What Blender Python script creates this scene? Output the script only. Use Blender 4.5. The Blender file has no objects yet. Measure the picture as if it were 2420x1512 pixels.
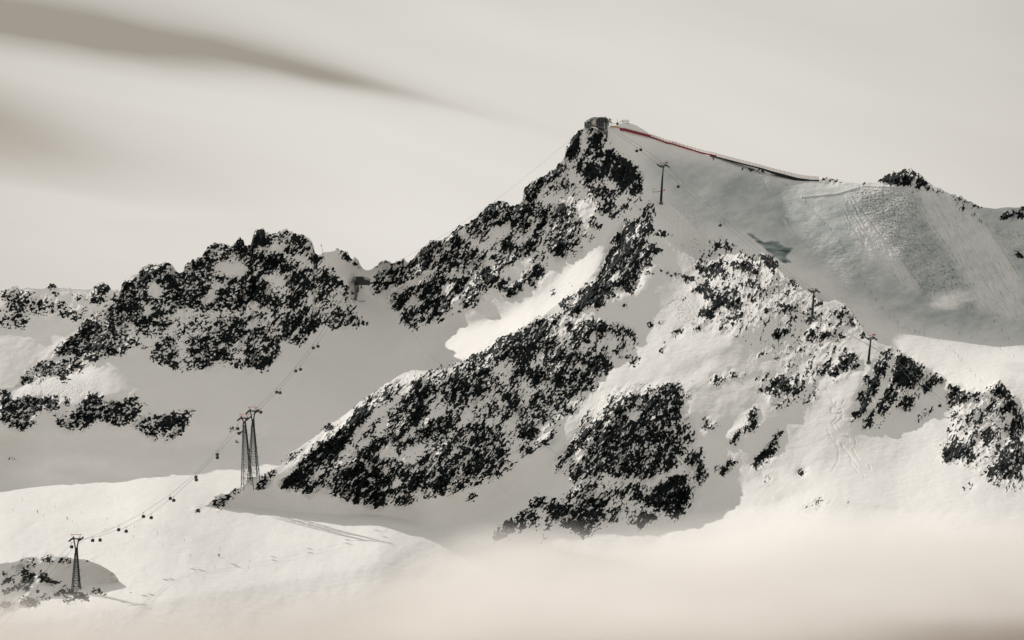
import bpy, bmesh, math, random
import numpy as np
from mathutils import Vector, Matrix

# ------------------------------------------------------------------ camera, sky, sun, exposure
S = bpy.context.scene
cam = bpy.data.objects.new("camera", bpy.data.cameras.new("camera"))
S.collection.objects.link(cam)
cam.data.lens = 200.0; cam.data.sensor_width = 36.0
cam.data.clip_start = 1.0; cam.data.clip_end = 60000.0
cam.rotation_euler = (math.radians(90), 0, 0)
S.camera = cam
S.render.resolution_x = 1024; S.render.resolution_y = 640
S.view_settings.view_transform = 'Standard'; S.view_settings.look = 'None'
S.view_settings.exposure = 0.0; S.view_settings.gamma = 1.0
S.cycles.max_bounces = 6; S.cycles.diffuse_bounces = 3; S.cycles.volume_bounces = 4
S.cycles.transparent_max_bounces = 16
S.cycles.use_denoising = True
SUN_EL = math.radians(32.0); SUN_AZ = math.radians(-42.0)      # azimuth from +Y, negative = to the left
sdir = Vector((math.sin(SUN_AZ)*math.cos(SUN_EL), math.cos(SUN_AZ)*math.cos(SUN_EL), math.sin(SUN_EL)))
sun = bpy.data.objects.new("sun", bpy.data.lights.new("sun", 'SUN'))
S.collection.objects.link(sun)
sun.data.energy = 3.4; sun.data.angle = math.radians(0.5); sun.data.color = (1.0, 0.957, 0.905)
sun.rotation_euler = sdir.to_track_quat('Z', 'Y').to_euler()

W = bpy.data.worlds.new("World"); S.world = W; W.use_nodes = True
def build_world():
    nt = W.node_tree; N = nt.nodes; L = nt.links; N.clear()
    def nd(t, **k):
        n = N.new(t)
        for a, b in k.items(): setattr(n, a, b)
        return n
    def mth(op, a, b=None, c=None):
        n = nd('ShaderNodeMath', operation=op)
        for i, x in enumerate((a, b, c)):
            if x is None: continue
            if isinstance(x, (int, float)): n.inputs[i].default_value = x
            else: L.new(x, n.inputs[i])
        return n.outputs[0]
    out = nd('ShaderNodeOutputWorld'); bg = nd('ShaderNodeBackground')
    sky = nd('ShaderNodeTexSky', sky_type='NISHITA', sun_disc=False)
    sky.sun_elevation = SUN_EL; sky.sun_rotation = SUN_AZ
    tc = nd('ShaderNodeTexCoord'); sp = nd('ShaderNodeSeparateXYZ')
    L.new(tc.outputs['Generated'], sp.inputs[0])
    X, Y, Z = sp.outputs
    ys = mth('MAXIMUM', Y, 0.05)
    a = mth('DIVIDE', X, ys)          # tangent of azimuth
    e = mth('DIVIDE', Z, ys)          # tangent of elevation
    # soft high cloud: streaks that run down to the right
    cb = nd('ShaderNodeCombineXYZ')
    t = mth('ADD', e, mth('MULTIPLY', a, 0.28))
    L.new(mth('MULTIPLY', a, 9.0), cb.inputs[0]); L.new(mth('MULTIPLY', t, 42.0), cb.inputs[1])
    nz = nd('ShaderNodeTexNoise'); nz.inputs['Scale'].default_value = 1.0; nz.inputs['Detail'].default_value = 3.0
    nz.inputs['Roughness'].default_value = 0.45
    L.new(cb.outputs[0], nz.inputs['Vector'])
    wob = mth('MULTIPLY', mth('SUBTRACT', nz.outputs[0], 0.5), 1.0)
    def band(e0, slope, width0, wgrow, amp, a_end, a_soft, curve=0.0, wmax=0.02):
        """a soft dark streak; centre line e = e0 + slope*a (+curve*a^2), thicker to the left"""
        c = mth('ADD', mth('ADD', mth('MULTIPLY', a, slope), e0), mth('MULTIPLY', mth('MULTIPLY', a, a), curve))
        d = mth('SUBTRACT', mth('ADD', e, mth('MULTIPLY', wob, 0.010)), c)
        w = mth('MINIMUM', mth('MAXIMUM', mth('SUBTRACT', width0, mth('MULTIPLY', a, wgrow)), 0.0006), wmax)
        g = mth('DIVIDE', d, w)
        g = mth('EXPONENT', mth('MULTIPLY', mth('MULTIPLY', g, g), -1.0))
        f = nd('ShaderNodeMapRange', interpolation_type='SMOOTHSTEP')
        L.new(a, f.inputs[0]); f.inputs[1].default_value = a_end; f.inputs[2].default_value = a_end - a_soft
        f.inputs[3].default_value = 0.0; f.inputs[4].default_value = 1.0
        return mth('MULTIPLY', mth('MULTIPLY', g, f.outputs[0]), amp)
    s1 = band(0.0350, -0.27, 0.0005, 0.040, 0.50, 0.004, 0.044, curve=-0.8, wmax=0.0034)
    s1b = band(0.0362, -0.27, 0.0016, 0.075, 0.24, 0.024, 0.070, curve=-0.8, wmax=0.0070)
    s2 = band(0.0060, -0.32, 0.0020, 0.05, 0.26, -0.062, 0.034)
    s3 = band(0.0200, -0.12, 0.0030, 0.05, 0.12, -0.01, 0.08)
    s4 = band(0.0630, -0.05, 0.0100, 0.0, 0.10, 0.04, 0.08)
    l1 = band(0.0265, -0.22, 0.0020, 0.02, 0.16, -0.02, 0.06)
    l2 = band(0.0170, -0.04, 0.0014, 0.01, 0.10, -0.03, 0.05)
    cf = nd('ShaderNodeCombineXYZ'); L.new(mth('MULTIPLY', a, 26.0), cf.inputs[0]); L.new(mth('MULTIPLY', t, 150.0), cf.inputs[1])
    nf = nd('ShaderNodeTexNoise'); nf.inputs['Scale'].default_value = 1.0; nf.inputs['Detail'].default_value = 5.0; L.new(cf.outputs[0], nf.inputs['Vector'])
    fib = mth('ADD', 1.0, mth('MULTIPLY', mth('SUBTRACT', nf.outputs[0], .5), 0.9))
    dark = mth('ADD', mth('MULTIPLY', mth('ADD', mth('ADD', s1, s1b), mth('ADD', s2, s3)), fib), s4)
    dark = mth('ADD', dark, mth('MULTIPLY', mth('SUBTRACT', nz.outputs[0], .40), 0.42))
    dark = mth('SUBTRACT', dark, mth('ADD', l1, l2))
    dark = mth('MAXIMUM', dark, 0.0)
    # broad darkening of the veil away from its brightest part
    ra = mth('SUBTRACT', a, 0.0)
    far = mth('MINIMUM', mth('MULTIPLY', mth('MULTIPLY', ra, ra), 26.0), 0.24)
    hi = nd('ShaderNodeMapRange', interpolation_type='SMOOTHSTEP')
    L.new(e, hi.inputs[0]); hi.inputs[1].default_value = 0.012; hi.inputs[2].default_value = 0.062
    hi.inputs[3].default_value = 0.0; hi.inputs[4].default_value = 0.13
    dark = mth('ADD', mth('ADD', dark, far), hi.outputs[0])
    dark = mth('MINIMUM', dark, 0.85)
    mixc = nd('ShaderNodeMix', data_type='RGBA')
    L.new(dark, mixc.inputs['Factor'])
    mixc.inputs['A'].default_value = (0.785, 0.762, 0.724, 1); mixc.inputs['B'].default_value = (0.235, 0.198, 0.160, 1)
    # away from the sun's quarter the veil is thinner and duller
    k1 = nd('ShaderNodeMapRange', interpolation_type='SMOOTHSTEP'); L.new(Y, k1.inputs[0]); k1.inputs[1].default_value = .97; k1.inputs[2].default_value = .35
    mo = nd('ShaderNodeMix', data_type='RGBA'); L.new(k1.outputs[0], mo.inputs['Factor']); L.new(mixc.outputs['Result'], mo.inputs['A'])
    mo.inputs['B'].default_value = (0.515, 0.500, 0.462, 1); mixc = mo
    # the clear sky shows faintly through the veil of cloud
    sk = nd('ShaderNodeMix', data_type='RGBA'); sk.inputs['Factor'].default_value = 0.93
    sc = nd('ShaderNodeVectorMath', operation='SCALE'); L.new(sky.outputs[0], sc.inputs[0]); sc.inputs['Scale'].default_value = 0.10
    L.new(sc.outputs[0], sk.inputs['A']); L.new(mixc.outputs['Result'], sk.inputs['B'])
    L.new(sk.outputs['Result'], bg.inputs['Color']); bg.inputs['Strength'].default_value = 1.0
    L.new(bg.outputs[0], out.inputs['Surface'])
build_world()

# ------------------------------------------------------------------ surveying helpers
F = 1024*200.0/36.0
def P(u, v, y): return Vector(((u-512)*y/F, y, (320-v)*y/F))
s9 = 1024/2419/4
TILE = dict(A=(0,200,s9), B=(256,200,s9), C=(450,100,s9), D=(706,100,1272/2419/4), E=(0,360,s9), F=(256,360,s9),
            G=(512,360,s9), H=(768,360,s9), I=(0,480,s9), J=(512,240,s9), K=(768,250,s9), L=(425,450,s9), Z=(0,0,1.0))
def T(t, x, y): o = TILE[t]; return (o[0]+x*o[2], o[1]+y*o[2])
def TL(t, s):
    q = [float(k) for k in s.replace(',', ' ').split()]
    return [T(t, q[i], q[i+1]) for i in range(0, len(q), 2)]
# rock outcrops surveyed from the slopes: sheet letter, share of bare rock, outline
ROCKS = '''
Z .24 20,388 50,360 115,288 140,264 165,262 180,270 200,248 262,228 300,235 318,255 330,262 345,290 365,318 330,330 300,322 275,345 245,372 215,365 190,372 160,365 150,350 120,352 100,358 70,375 40,385
Z .28 372,275 400,262 430,243 470,222 500,200 535,205 575,215 590,235 580,255 560,262 545,250 500,268 480,290 455,300 440,320 415,328 395,310 388,290
Z .26 285,480 330,430 390,382 440,366 480,350 512,330 545,316 600,318 635,330 640,345 610,360 600,385 560,430 510,470 500,480 440,497 400,505 370,507 320,492
Z .26 555,470 590,405 620,385 680,382 700,440 705,480 690,520 640,525 560,525 500,540 540,505 580,485
Z .24 855,430 870,390 880,350 900,350 935,380 925,400 900,410 880,430
Z .24 940,462 950,410 975,390 1000,380 1040,420 1060,500 1000,490 985,480 960,465
Z .24 690,262 720,235 760,255 790,280 830,310 800,330 760,315 720,315
Z .24 525,195 560,150 590,128 610,140 645,185 640,210 600,215 560,200
A .5 0,860 60,850 150,820 200,870 300,850 340,900 440,890 480,960 520,1080 430,1080 330,1090 230,1000 270,1080 270,1180 220,1230 120,1190 0,1210 0,1040 80,1030 40,980 0,930
A .9 440,820 495,785 535,805 535,835 470,835
A .6 540,920 590,940 640,1000 720,1060 790,1080 730,1150 650,1110 560,1110 540,1000
A .45 670,870 780,900 770,950 690,940
A .7 480,870 540,870 540,905 490,900
A .7 870,870 920,790 960,770 1040,810 1050,850 1010,870 1000,950 940,990 850,980 850,930
A .55 770,990 830,970 825,1030 770,1100 720,1150 700,1110
A .64 480,1480 590,1340 700,1270 830,1120 990,1060 1120,880 1150,800 1183,750 1250,740 1310,690 1400,620 1480,640 1540,610 1640,620 1700,690 1760,600 1820,550 1920,530 2000,560 2110,580 2050,660 2030,700 2200,740 2330,700 2419,720 2419,960 2380,940 2300,1080 2200,1040 2100,990 1960,1060 1900,1020 1700,1020 1620,1090 1600,1180 1500,1280 1400,1260 1280,1350 1230,1330 1320,1230 1280,1180 1180,1200 1200,1280 1050,1300 1150,1330 1190,1400 1180,1460 950,1480 760,1512 740,1450 640,1470 560,1470
A -.9 1390,790 1500,800 1560,850 1500,930 1440,930
A -.8 2060,760 2000,860 1900,960 1960,1000 2040,900 2090,800
A -.8 2100,590 2340,620 2330,690 2200,720 2040,650
A -.7 1330,960 1440,1010 1440,1080 1390,1060
A .6 1910,520 1960,440 2030,412 2150,430 2230,380 2262,350 2300,375 2320,440 2419,430 2419,560 2300,560 2200,550 2100,600 1980,590
A .9 2230,400 2262,350 2305,380 2315,450 2280,490 2240,450
A 1 2375,415 2390,310 2419,280 2419,420
A .95 2330,690 2345,600 2380,590 2419,610 2400,660 2360,700
A .8 1960,1150 2070,1110 2190,1090 2240,1120 2300,1150 2340,1230 2300,1310 2180,1380 2060,1330 1980,1240 1920,1210
A .7 1440,1512 1420,1440 1500,1370 1590,1270 1620,1340 1650,1420 1680,1490 1670,1512
A .75 1780,1340 1890,1280 1960,1260 2040,1340 2120,1400 2210,1440 2170,1512 1850,1512 1790,1420
A .7 2380,1230 2419,1220 2419,1500 2290,1450 2330,1340
A .4 1660,1240 1840,1230 1830,1280 1680,1320
A .4 1770,1150 1840,1150 1830,1210
A .9 2350,1100 2390,1090 2390,1140 2350,1150
A .9 1880,1040 1910,1040 1900,1075
A .9 1460,780 1580,700 1640,740 1700,800 1700,850 1620,850 1560,780
A .9 1820,850 1960,820 1970,870 1920,910 1840,880
A .9 770,1180 860,1140 920,1180 900,1260 790,1290 720,1270
A .9 500,1460 590,1380 700,1300 740,1340 640,1420 560,1470
A 1 1140,860 1160,790 1183,750 1200,800 1240,790 1230,850
A .85 1200,870 1330,850 1330,980 1200,1000
B 1 0,270 62,248 80,290 120,330 120,420 60,460 0,430
B .65 180,340 290,285 400,330 480,350 540,440 560,510 480,530 440,500 400,440 380,500 310,490 260,430 200,380
B .62 0,480 90,520 250,510 300,590 420,600 400,650 560,630 640,660 740,700 800,760 900,830 910,870 840,860 760,800 700,850 720,990 640,1000 560,930 520,850 500,900 500,1040 560,1070 620,1130 600,1200 500,1280 440,1380 270,1340 170,1270 130,1160 210,1110 90,1020 0,980
B -.7 60,720 280,720 270,880 180,880 150,780
B .95 60,580 120,510 170,540 290,570 270,610 170,640 150,655 80,600
B .9 520,590 560,530 660,520 600,600 560,630
B .7 590,1000 660,1020 700,1090 660,1150 600,1070
B .8 0,760 80,790 100,900 60,980 0,960
B .7 730,1030 780,1010 830,1060 940,1090 1000,1100 1000,1150 1060,1140 1050,1180 980,1190 930,1230 870,1190 800,1210 760,1160 700,1150 690,1100
B .8 680,1190 720,1190 770,1240 700,1230
B .7 830,970 900,960 930,1000 920,1030 860,1020
B .9 840,900 880,900 880,950 840,950
B .8 420,1360 470,1330 470,1370
B .75 0,1180 90,1200 60,1270 180,1290 230,1380 220,1440 180,1512 0,1512
B .8 0,1080 60,1100 50,1160 0,1130
B .75 755,450 830,465 900,545 870,560 810,540 790,490
B .7 850,570 940,550 990,630 1020,660 960,640 930,600 860,630
B .75 1110,640 1200,580 1280,600 1340,600 1350,570 1420,580 1450,590 1400,640 1330,720 1230,720 1200,690 1250,640 1170,640
B .95 1300,600 1390,600 1380,660 1320,720 1230,700
B .85 1080,820 1130,750 1190,720 1260,750 1270,780 1210,860 1150,890 1080,880
B .85 1270,790 1340,710 1400,700 1480,740 1440,790 1360,800 1270,830
B .85 1260,930 1270,870 1350,830 1470,790 1540,760 1500,860 1430,930 1380,1010 1330,1040 1260,1010
B .92 1340,1100 1430,1040 1540,1000 1540,1100 1520,1220 1490,1225 1400,1180
B .68 1540,480 1650,385 1780,380 1850,310 1900,245 2010,210 2110,140 2200,35 2310,10 2419,50 2419,360 2300,400 2419,450 2419,600 2310,680 2150,700 2060,690 1900,650 1840,640 1800,700 1700,700 1670,600 1560,700 1500,720 1420,690 1480,640 1400,640 1450,570 1500,540
B -.8 1900,290 1990,260 2000,330 1930,360
B -.7 2150,450 2300,250 2419,210 2350,330 2250,430
B -.7 2180,560 2300,600 2250,650 2180,620
B .95 1840,330 1890,260 1930,380 1860,390
B .9 1510,500 1600,440 1680,480 1600,540 1540,580
B .9 2120,160 2200,40 2300,20 2260,130 2180,230
B .85 1860,560 1960,540 2000,620 1900,640
B .78 1600,760 1720,700 1800,760 1860,740 2030,730 2280,710 2300,760 2180,830 2140,920 2060,1000 1990,1040 1920,990 1960,900 1860,860 1830,950 1820,1060 1740,1160 1640,1150 1560,1150 1550,1080 1540,1000 1580,980 1500,920 1540,840
B -.85 1740,800 1830,830 1820,900 1760,900
B .7 2250,850 2300,780 2419,720 2419,760 2320,840 2290,870
B .95 2330,870 2419,800 2419,920 2380,930
B .8 1850,1080 1920,1030 1950,1050 1860,1085
B .85 1990,1512 2040,1460 2200,1430 2260,1340 2400,1270 2419,1290 2419,1512
C .68 0,1260 70,1190 150,1160 250,1100 330,1010 420,960 520,960 610,1010 700,960 760,900 870,930 860,1050 950,970 1050,980 1200,1010 1200,1090 1120,1200 1080,1260 1000,1230 880,1180 820,1260 760,1360 680,1460 620,1512 0,1512
C -.55 80,1230 180,1290 300,1350 400,1200 560,1150 600,1230 480,1330 380,1500 250,1420
C -.7 600,1330 720,1250 860,1090 780,1270 660,1400
C .93 1090,470 1120,400 1210,280 1250,270 1280,300 1230,450 1210,530 1130,580 1080,540
C .88 1280,280 1370,260 1450,330 1460,390 1400,440 1330,520 1290,560 1270,480 1290,400
C -.9 1270,300 1300,310 1290,420 1260,500 1220,540 1240,420
C .9 1250,690 1290,620 1380,530 1450,440 1550,470 1600,530 1650,540 1760,640 1810,720 1820,820 1760,910 1700,860 1600,810 1550,770 1480,740 1440,770 1400,740 1300,800 1260,770
C -.85 1400,500 1480,400 1520,440 1450,480
C -.8 1380,580 1450,560 1420,620
C 1 1560,640 1650,550 1750,640 1780,740 1680,800 1600,810 1500,740
C .97 1280,640 1380,560 1370,640 1400,740 1300,790 1260,730
C .7 880,710 1030,600 1100,600 1060,700 1000,760 930,790 860,740
C .85 690,860 740,780 850,735 930,770 860,850 800,890 770,940 695,930
C .6 1160,620 1260,540 1280,600 1230,680 1170,690
C .65 980,840 1060,780 1160,790 1150,860 1080,840 1010,890
C .6 1300,800 1350,830 1480,830 1550,840 1680,830 1760,830 1780,860 1740,920 1700,880 1600,900 1560,930 1560,1000 1430,960 1370,980 1360,920 1300,880
C .65 1400,1020 1500,960 1580,1050 1590,1100 1540,1140 1460,1080 1400,1070
C .7 1310,1130 1360,1090 1390,1150 1450,1200 1400,1240 1350,1190 1310,1180
C .6 1310,1270 1370,1260 1370,1310 1310,1330
C .7 1640,1000 1700,980 1680,1050 1640,1050
C .7 1670,930 1720,930 1700,970
C .75 860,1010 950,970 1060,1000 1200,1010 1200,1090 1120,1200 880,1180 850,1090
C .85 1130,1250 1180,1150 1250,1100 1230,1200 1170,1260 1150,1330 1120,1300
C .8 1190,1300 1225,1320 1200,1350
C .75 900,1350 960,1300 1060,1270 1050,1330 1150,1340 1180,1380 1100,1470 1030,1512 960,1450
C .7 800,1480 860,1420 920,1440 910,1490 800,1512
C .7 700,1440 760,1330 840,1200 880,1180 860,1290 780,1380 740,1480
C .85 470,1512 480,1420 560,1340 650,1380 640,1450 600,1512
C .85 1540,1390 1580,1280 1650,1190 1640,1100 1700,1150 1780,1120 1900,1130 1930,1210 1880,1280 1800,1310 1700,1340 1620,1400 1560,1460 1500,1512 1480,1480 1500,1420
C .75 1780,1110 1800,1050 1850,1010 1900,950 1930,990 1940,1070 1900,1130
C .9 1790,950 1815,955 1800,980
C .82 1480,1512 1500,1450 1600,1400 1740,1340 1850,1340 1950,1360 2010,1420 2000,1460 1880,1440 1890,1512
C .8 1950,1230 2030,1240 2040,1290 1990,1310
C .8 2060,1240 2100,1270 2090,1305
C .6 1420,1380 1470,1330 1440,1380
C .6 1500,1340 1580,1260 1560,1340 1490,1380
D .85 1310,620 1390,550 1450,535 1545,518 1600,535 1640,580 1700,630 1720,660 1640,670 1560,660 1400,640
D .85 1640,670 1720,670 1800,680 1850,710 1720,690
D .95 875,600 910,575 1000,605 1080,635 960,620
D .8 1095,625 1145,632 1120,640
D .8 1165,640 1225,615 1260,635
D .9 1265,625 1310,618 1300,642
D .85 1840,730 1900,735 2000,770 2110,820 2080,830 1960,780
D .7 1910,790 1960,800 1995,840 1930,840
D .85 2220,890 2290,850 2400,845 2419,850 2419,910 2340,890 2290,915
D .9 2340,1180 2380,1160 2419,1165 2419,1200 2350,1195
D .9 265,505 295,510 285,535
D .95 315,500 358,515 352,542 325,540
D .97 393,525 420,513 437,552 405,552
D .8 30,428 60,440 82,465 60,462
D .6 165,478 205,500 180,500
D .97 410,1165 470,1170 550,1230 540,1290 530,1310 460,1270 430,1220
D .7 0,1065 60,1075 140,1085 240,1150 200,1140 130,1130 30,1110
D .8 230,1160 290,1170 380,1230 290,1220 240,1200
D .7 180,1230 300,1230 400,1290 400,1330 330,1310 230,1290
D .7 50,1250 150,1220 130,1300 170,1350 60,1350
D .8 0,1230 30,1250 0,1320
D .75 0,1390 80,1400 220,1430 260,1480 230,1512 0,1512
D .6 210,1355 310,1380 270,1392
D .65 320,1400 410,1430 400,1470 350,1440
D .8 300,1470 360,1480 340,1512 290,1500
D .85 600,1360 650,1360 730,1430 670,1412
D .9 560,1322 600,1338 575,1345
D .8 610,1450 660,1480 620,1490
K .8 115,530 180,520 260,515 300,545 260,590 170,585
K .85 160,300 230,290 320,350 330,375 250,340
K .85 160,400 190,380 235,425 165,430
K .9 440,490 520,480 540,505 450,515
K 1 610,482 655,475 640,492
K .75 210,680 320,600 400,560 380,590 280,640
K .8 310,685 400,640 470,640 440,690 400,700
K .65 520,640 590,590 640,560 700,580 720,600 790,640 790,680 690,750 620,760 610,730 700,700 740,640 660,650 600,630 540,660
K .85 550,690 600,685 610,720 560,720
K .8 700,520 735,530 800,620 850,680 900,760 850,740 800,680 750,600 700,570
K .6 740,680 830,680 830,740 760,750
K .75 10,800 90,750 180,725 265,740 250,770 150,790 110,830 60,860 40,850 70,790
K .6 330,790 390,745 500,745 580,790 700,790 780,810 770,830 700,840 560,830 440,880 360,840
K .5 580,790 700,785 780,805 870,840 1060,900 960,875 800,825
K 1 850,790 930,785 935,810 870,815
K .8 440,1160 510,1080 590,1060 590,1100 540,1160 480,1190
K .85 560,1180 620,1110 700,1040 780,960 850,970 860,1040 800,1150 700,1180 620,1200
K .9 610,1225 690,1215 640,1252
K .8 850,1040 868,1050 850,1110 832,1110
K .9 900,1120 930,1120 910,1155
K .85 1080,990 1140,920 1170,930 1150,1070 1090,1040
K .92 1200,1000 1250,980 1320,1010 1400,1070 1480,1100 1480,1190 1400,1260 1330,1310 1240,1300 1140,1240 1150,1180 1180,1080
K .88 1000,1090 1050,1040 1140,1090 1140,1150 1080,1200 1000,1170
K .9 1200,922 1250,955 1235,965
K .8 900,1230 920,1180 1000,1200 1080,1240 1060,1330 1000,1380 950,1350 940,1280
K .88 1080,1380 1110,1310 1200,1290 1220,1380 1180,1440 1120,1430
K .85 1240,1410 1370,1390 1370,1470 1320,1512 1270,1512
K .8 1520,1140 1620,1170 1680,1230 1640,1270 1560,1280 1540,1340 1480,1370 1460,1290 1500,1230 1540,1200
K .7 1700,1260 1790,1290 1900,1320 2000,1360 1940,1400 1860,1390 1800,1370 1720,1400 1670,1410 1700,1350 1760,1330 1690,1290
K .75 2040,1370 2130,1280 2180,1240 2220,1280 2300,1380 2370,1500 2300,1450 2250,1400 2180,1360 2130,1340
H .62 0,150 110,160 220,140 300,160 350,210 340,270 290,330 240,330 240,280 130,310 90,350 0,380
H .6 90,430 150,370 170,380 120,420
H .8 820,390 880,290 970,270 1060,230 1000,330 950,370 940,440 880,520 840,590 790,590 790,510 870,460 880,390
H .82 930,600 940,480 1000,400 1060,360 1080,440 1130,470 1110,530 1060,500 1000,480 1000,560 970,630
H .9 1080,330 1130,280 1220,310 1220,380 1150,410 1100,390
H .88 1240,370 1370,355 1370,410 1330,490 1270,470
H .6 1380,590 1440,540 1460,480 1550,430 1570,480 1500,540 1440,590
H .72 1640,380 1720,320 1790,290 1900,290 2000,330 1900,370 1850,400 1800,440 1760,410 1690,490 1670,490 1700,420 1680,350
H .7 1740,650 1800,550 1880,490 1980,480 1920,560 1810,600
H .78 2040,470 2130,400 2200,400 2190,440 2100,510 2040,560 1980,640 1990,700 1920,740 1950,640
H .8 1650,900 1640,820 1740,760 1780,700 1790,780 1870,840 1930,780 1990,680 2100,620 2200,660 2170,720 2060,810 2010,740 1950,810 1890,870 1800,940 1700,960 1620,930
H .85 1860,880 1900,850 1970,920 1930,970 1880,990
H .8 2060,900 2100,840 2150,800 2100,880
H .8 2230,270 2290,350 2370,470 2419,540 2419,680 2300,720 2230,700 2280,600 2340,540 2260,470 2230,500 2220,540 2240,380 2180,350
H .7 2320,740 2419,700 2419,1150 2300,1110 2200,1120 2190,1080 2100,1100 2040,1060 2100,1000 2180,960 2200,880 2240,800
H .8 2050,1120 2110,1100 2090,1150
H .55 1830,1200 1880,1190 1920,1120 1960,1130 1900,1170 1970,1160 1940,1210 1850,1250
H .75 0,790 60,700 150,640 150,690 90,750 100,800 60,890 0,940
H .8 280,1090 310,1010 370,1050 320,1100
H .65 380,1350 440,1320 520,1305 640,1325 480,1345
H 1 740,1325 785,1330 760,1338
H .3 280,1400 420,1370 640,1380 420,1430 310,1450
H .9 0,1080 20,1090 0,1150
E .72 0,280 70,280 100,350 160,370 250,335 400,350 550,340 560,440 540,530 490,500 350,470 350,520 280,560 370,620 290,640 200,680 80,620 0,590
E .62 230,140 320,70 400,0 700,0 800,60 780,100 710,140 640,120 660,200 640,230 570,210 550,120 480,160 390,160 320,140 300,200 180,250 120,270 200,190
E .5 580,380 650,340 680,420 600,460
E .75 520,580 620,530 740,450 780,380 860,310 930,330 1000,360 960,420 1050,390 1200,370 1290,320 1330,330 1290,380 1340,430 1320,510 1250,600 1150,620 1020,600 950,560 850,600 830,650 700,660 570,640
E .93 780,390 850,320 920,330 850,420 830,460 780,440
E .7 1350,390 1400,390 1400,430 1360,440
E .78 1265,620 1330,560 1410,545 1460,510 1540,525 1640,490 1700,500 1800,570 1770,640 1700,700 1600,750 1460,740 1340,690 1280,650
E .6 1680,460 1770,460 1855,480 1810,550 1740,510
E .6 60,920 170,930 110,960
E 1 50,1042 85,1043 65,1060
E 1 165,1138 205,1142 190,1150
E .85 1980,1380 2040,1310 2170,1260 2190,1300 2130,1360 2100,1410 2040,1390
E .8 1820,1430 1860,1400 1920,1395 1850,1440
E 1 1745,1430 1790,1432 1770,1440
E .9 2210,1250 2250,1215 2280,1230 2250,1265
E .9 2205,1385 2228,1370 2225,1385
E .7 830,0 940,0 930,30 870,50
E .8 1450,0 1690,0 1690,100 1600,80 1550,40 1460,30
E .6 1730,0 2110,0 2000,60 1850,90 1760,60
E .65 2180,0 2419,0 2419,60 2290,90 2200,40
E .7 2150,650 2230,605 2230,640 2190,670
E .85 2200,760 2280,740 2260,780
E .7 2270,700 2340,670 2330,740 2280,720
F .7 0,0 150,0 150,60 80,120 0,60
F .5 240,990 280,930 340,880 430,840 440,860 400,930 330,960 300,990
F .6 510,800 560,740 600,750 580,790
F .6 610,690 660,620 740,590 700,650 650,690
F .7 0,1180 60,1100 180,1030 210,1100 150,1100 120,1170 60,1220 0,1230
F .72 1100,570 1200,480 1330,400 1420,350 1460,210 1530,180 1640,200 1700,240 1720,330 1680,400 1560,410 1640,440 1600,520 1560,560 1440,660 1380,740 1330,780 1250,800 1180,830 1100,900 1060,900 1000,960 900,960 860,920 960,840 1040,800 1100,780 1130,720 1180,700 1180,660 1280,600 1300,580 1200,570
F .72 680,1150 740,1080 780,960 900,960 1100,900 1250,940 1360,950 1440,990 1550,960 1700,840 1850,700 2050,590 2330,640 2350,800 2390,900 2350,980 2300,1050 2100,1110 2080,1120 2040,1170 1940,1200 1860,1270 1700,1260 1560,1210 1440,1290 1300,1270 1220,1300 1210,1370 1130,1390 1060,1350 1040,1280 1000,1370 880,1350 830,1300 710,1250
F .92 230,1170 330,1070 430,960 500,880 600,770 700,760 700,860 690,960 690,1010 680,1060 610,1180 510,1270 440,1270 450,1220 360,1230 240,1210
F -.75 555,1050 620,990 660,1010 570,1130 480,1220
F .93 700,730 760,660 840,600 900,540 1000,480 1110,450 1120,480 1050,550 950,640 880,770 800,890 720,980 700,860
F .78 880,530 940,450 1010,390 1090,330 1180,290 1260,250 1370,200 1460,200 1380,240 1290,320 1200,360 1130,420 1040,450 980,490
F .8 1390,130 1450,110 1440,140
F .3 1450,110 1630,120 1620,150 1480,130
F .6 1180,430 1240,370 1330,310 1420,220 1330,350 1220,430
F -.97 870,830 960,680 1060,570 1150,460 1240,420 1420,240 1460,250 1330,400 1200,530 1090,570 980,720 900,830 830,900 760,950
F -.85 1170,600 1290,580 1200,680 1150,720 1100,690 1150,600
F -.85 1000,740 1090,770 1000,830 960,820
F .9 980,740 1060,640 1130,590 1150,640 1110,700 1060,750 1000,770
F .8 900,800 950,770 970,820 910,850
F .95 1470,450 1560,410 1640,440 1580,520 1530,590 1480,640 1440,640
F .68 1860,100 1930,60 2020,0 2250,0 2250,40 2180,50 2240,120 2310,180 2320,260 2290,310 2230,230 2230,330 2200,350 2100,300 2060,380 2080,440 1980,470 1870,490 1790,430 1770,350 1720,260 1750,200 1730,160 1800,100 1850,110
F .85 1760,520 1940,510 1900,600 1800,680 1690,750 1640,730 1540,820 1440,830 1300,870 1360,780 1500,680 1580,570 1700,570
F -.8 1590,570 1450,680 1360,770 1390,780 1500,680 1600,590
F -.85 1200,900 1300,880 1350,930 1250,910
F -.85 1280,1140 1360,1110 1350,1200 1290,1190
F -.85 1390,870 1540,800 1620,790 1560,850 1430,900
F -.85 1430,940 1530,950 1500,990
F -.8 1880,620 1950,520 2030,480 2050,530 1950,620
F .9 1310,1310 1420,1250 1500,1290 1440,1370 1360,1390
F .8 1500,1290 1555,1285 1540,1320
F .85 1960,1330 2030,1270 2100,1265 2030,1330
F .8 2240,1130 2310,1080 2310,1110
F .9 900,1230 1030,1050 1180,1000 1180,1180 1130,1250 1000,1360 880,1340
F .92 1060,1340 1130,1250 1240,1250 1200,1380 1120,1390
F .85 2160,390 2240,400 2330,450 2310,490 2250,480 2180,430
F .97 2330,320 2419,290 2419,440 2360,410
F .8 2330,510 2419,440 2419,540 2330,580
F .5 2050,480 2150,490 2210,540 2180,600 2100,560
G .85 0,0 180,0 170,60 100,110 60,160 20,130 0,80
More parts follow.
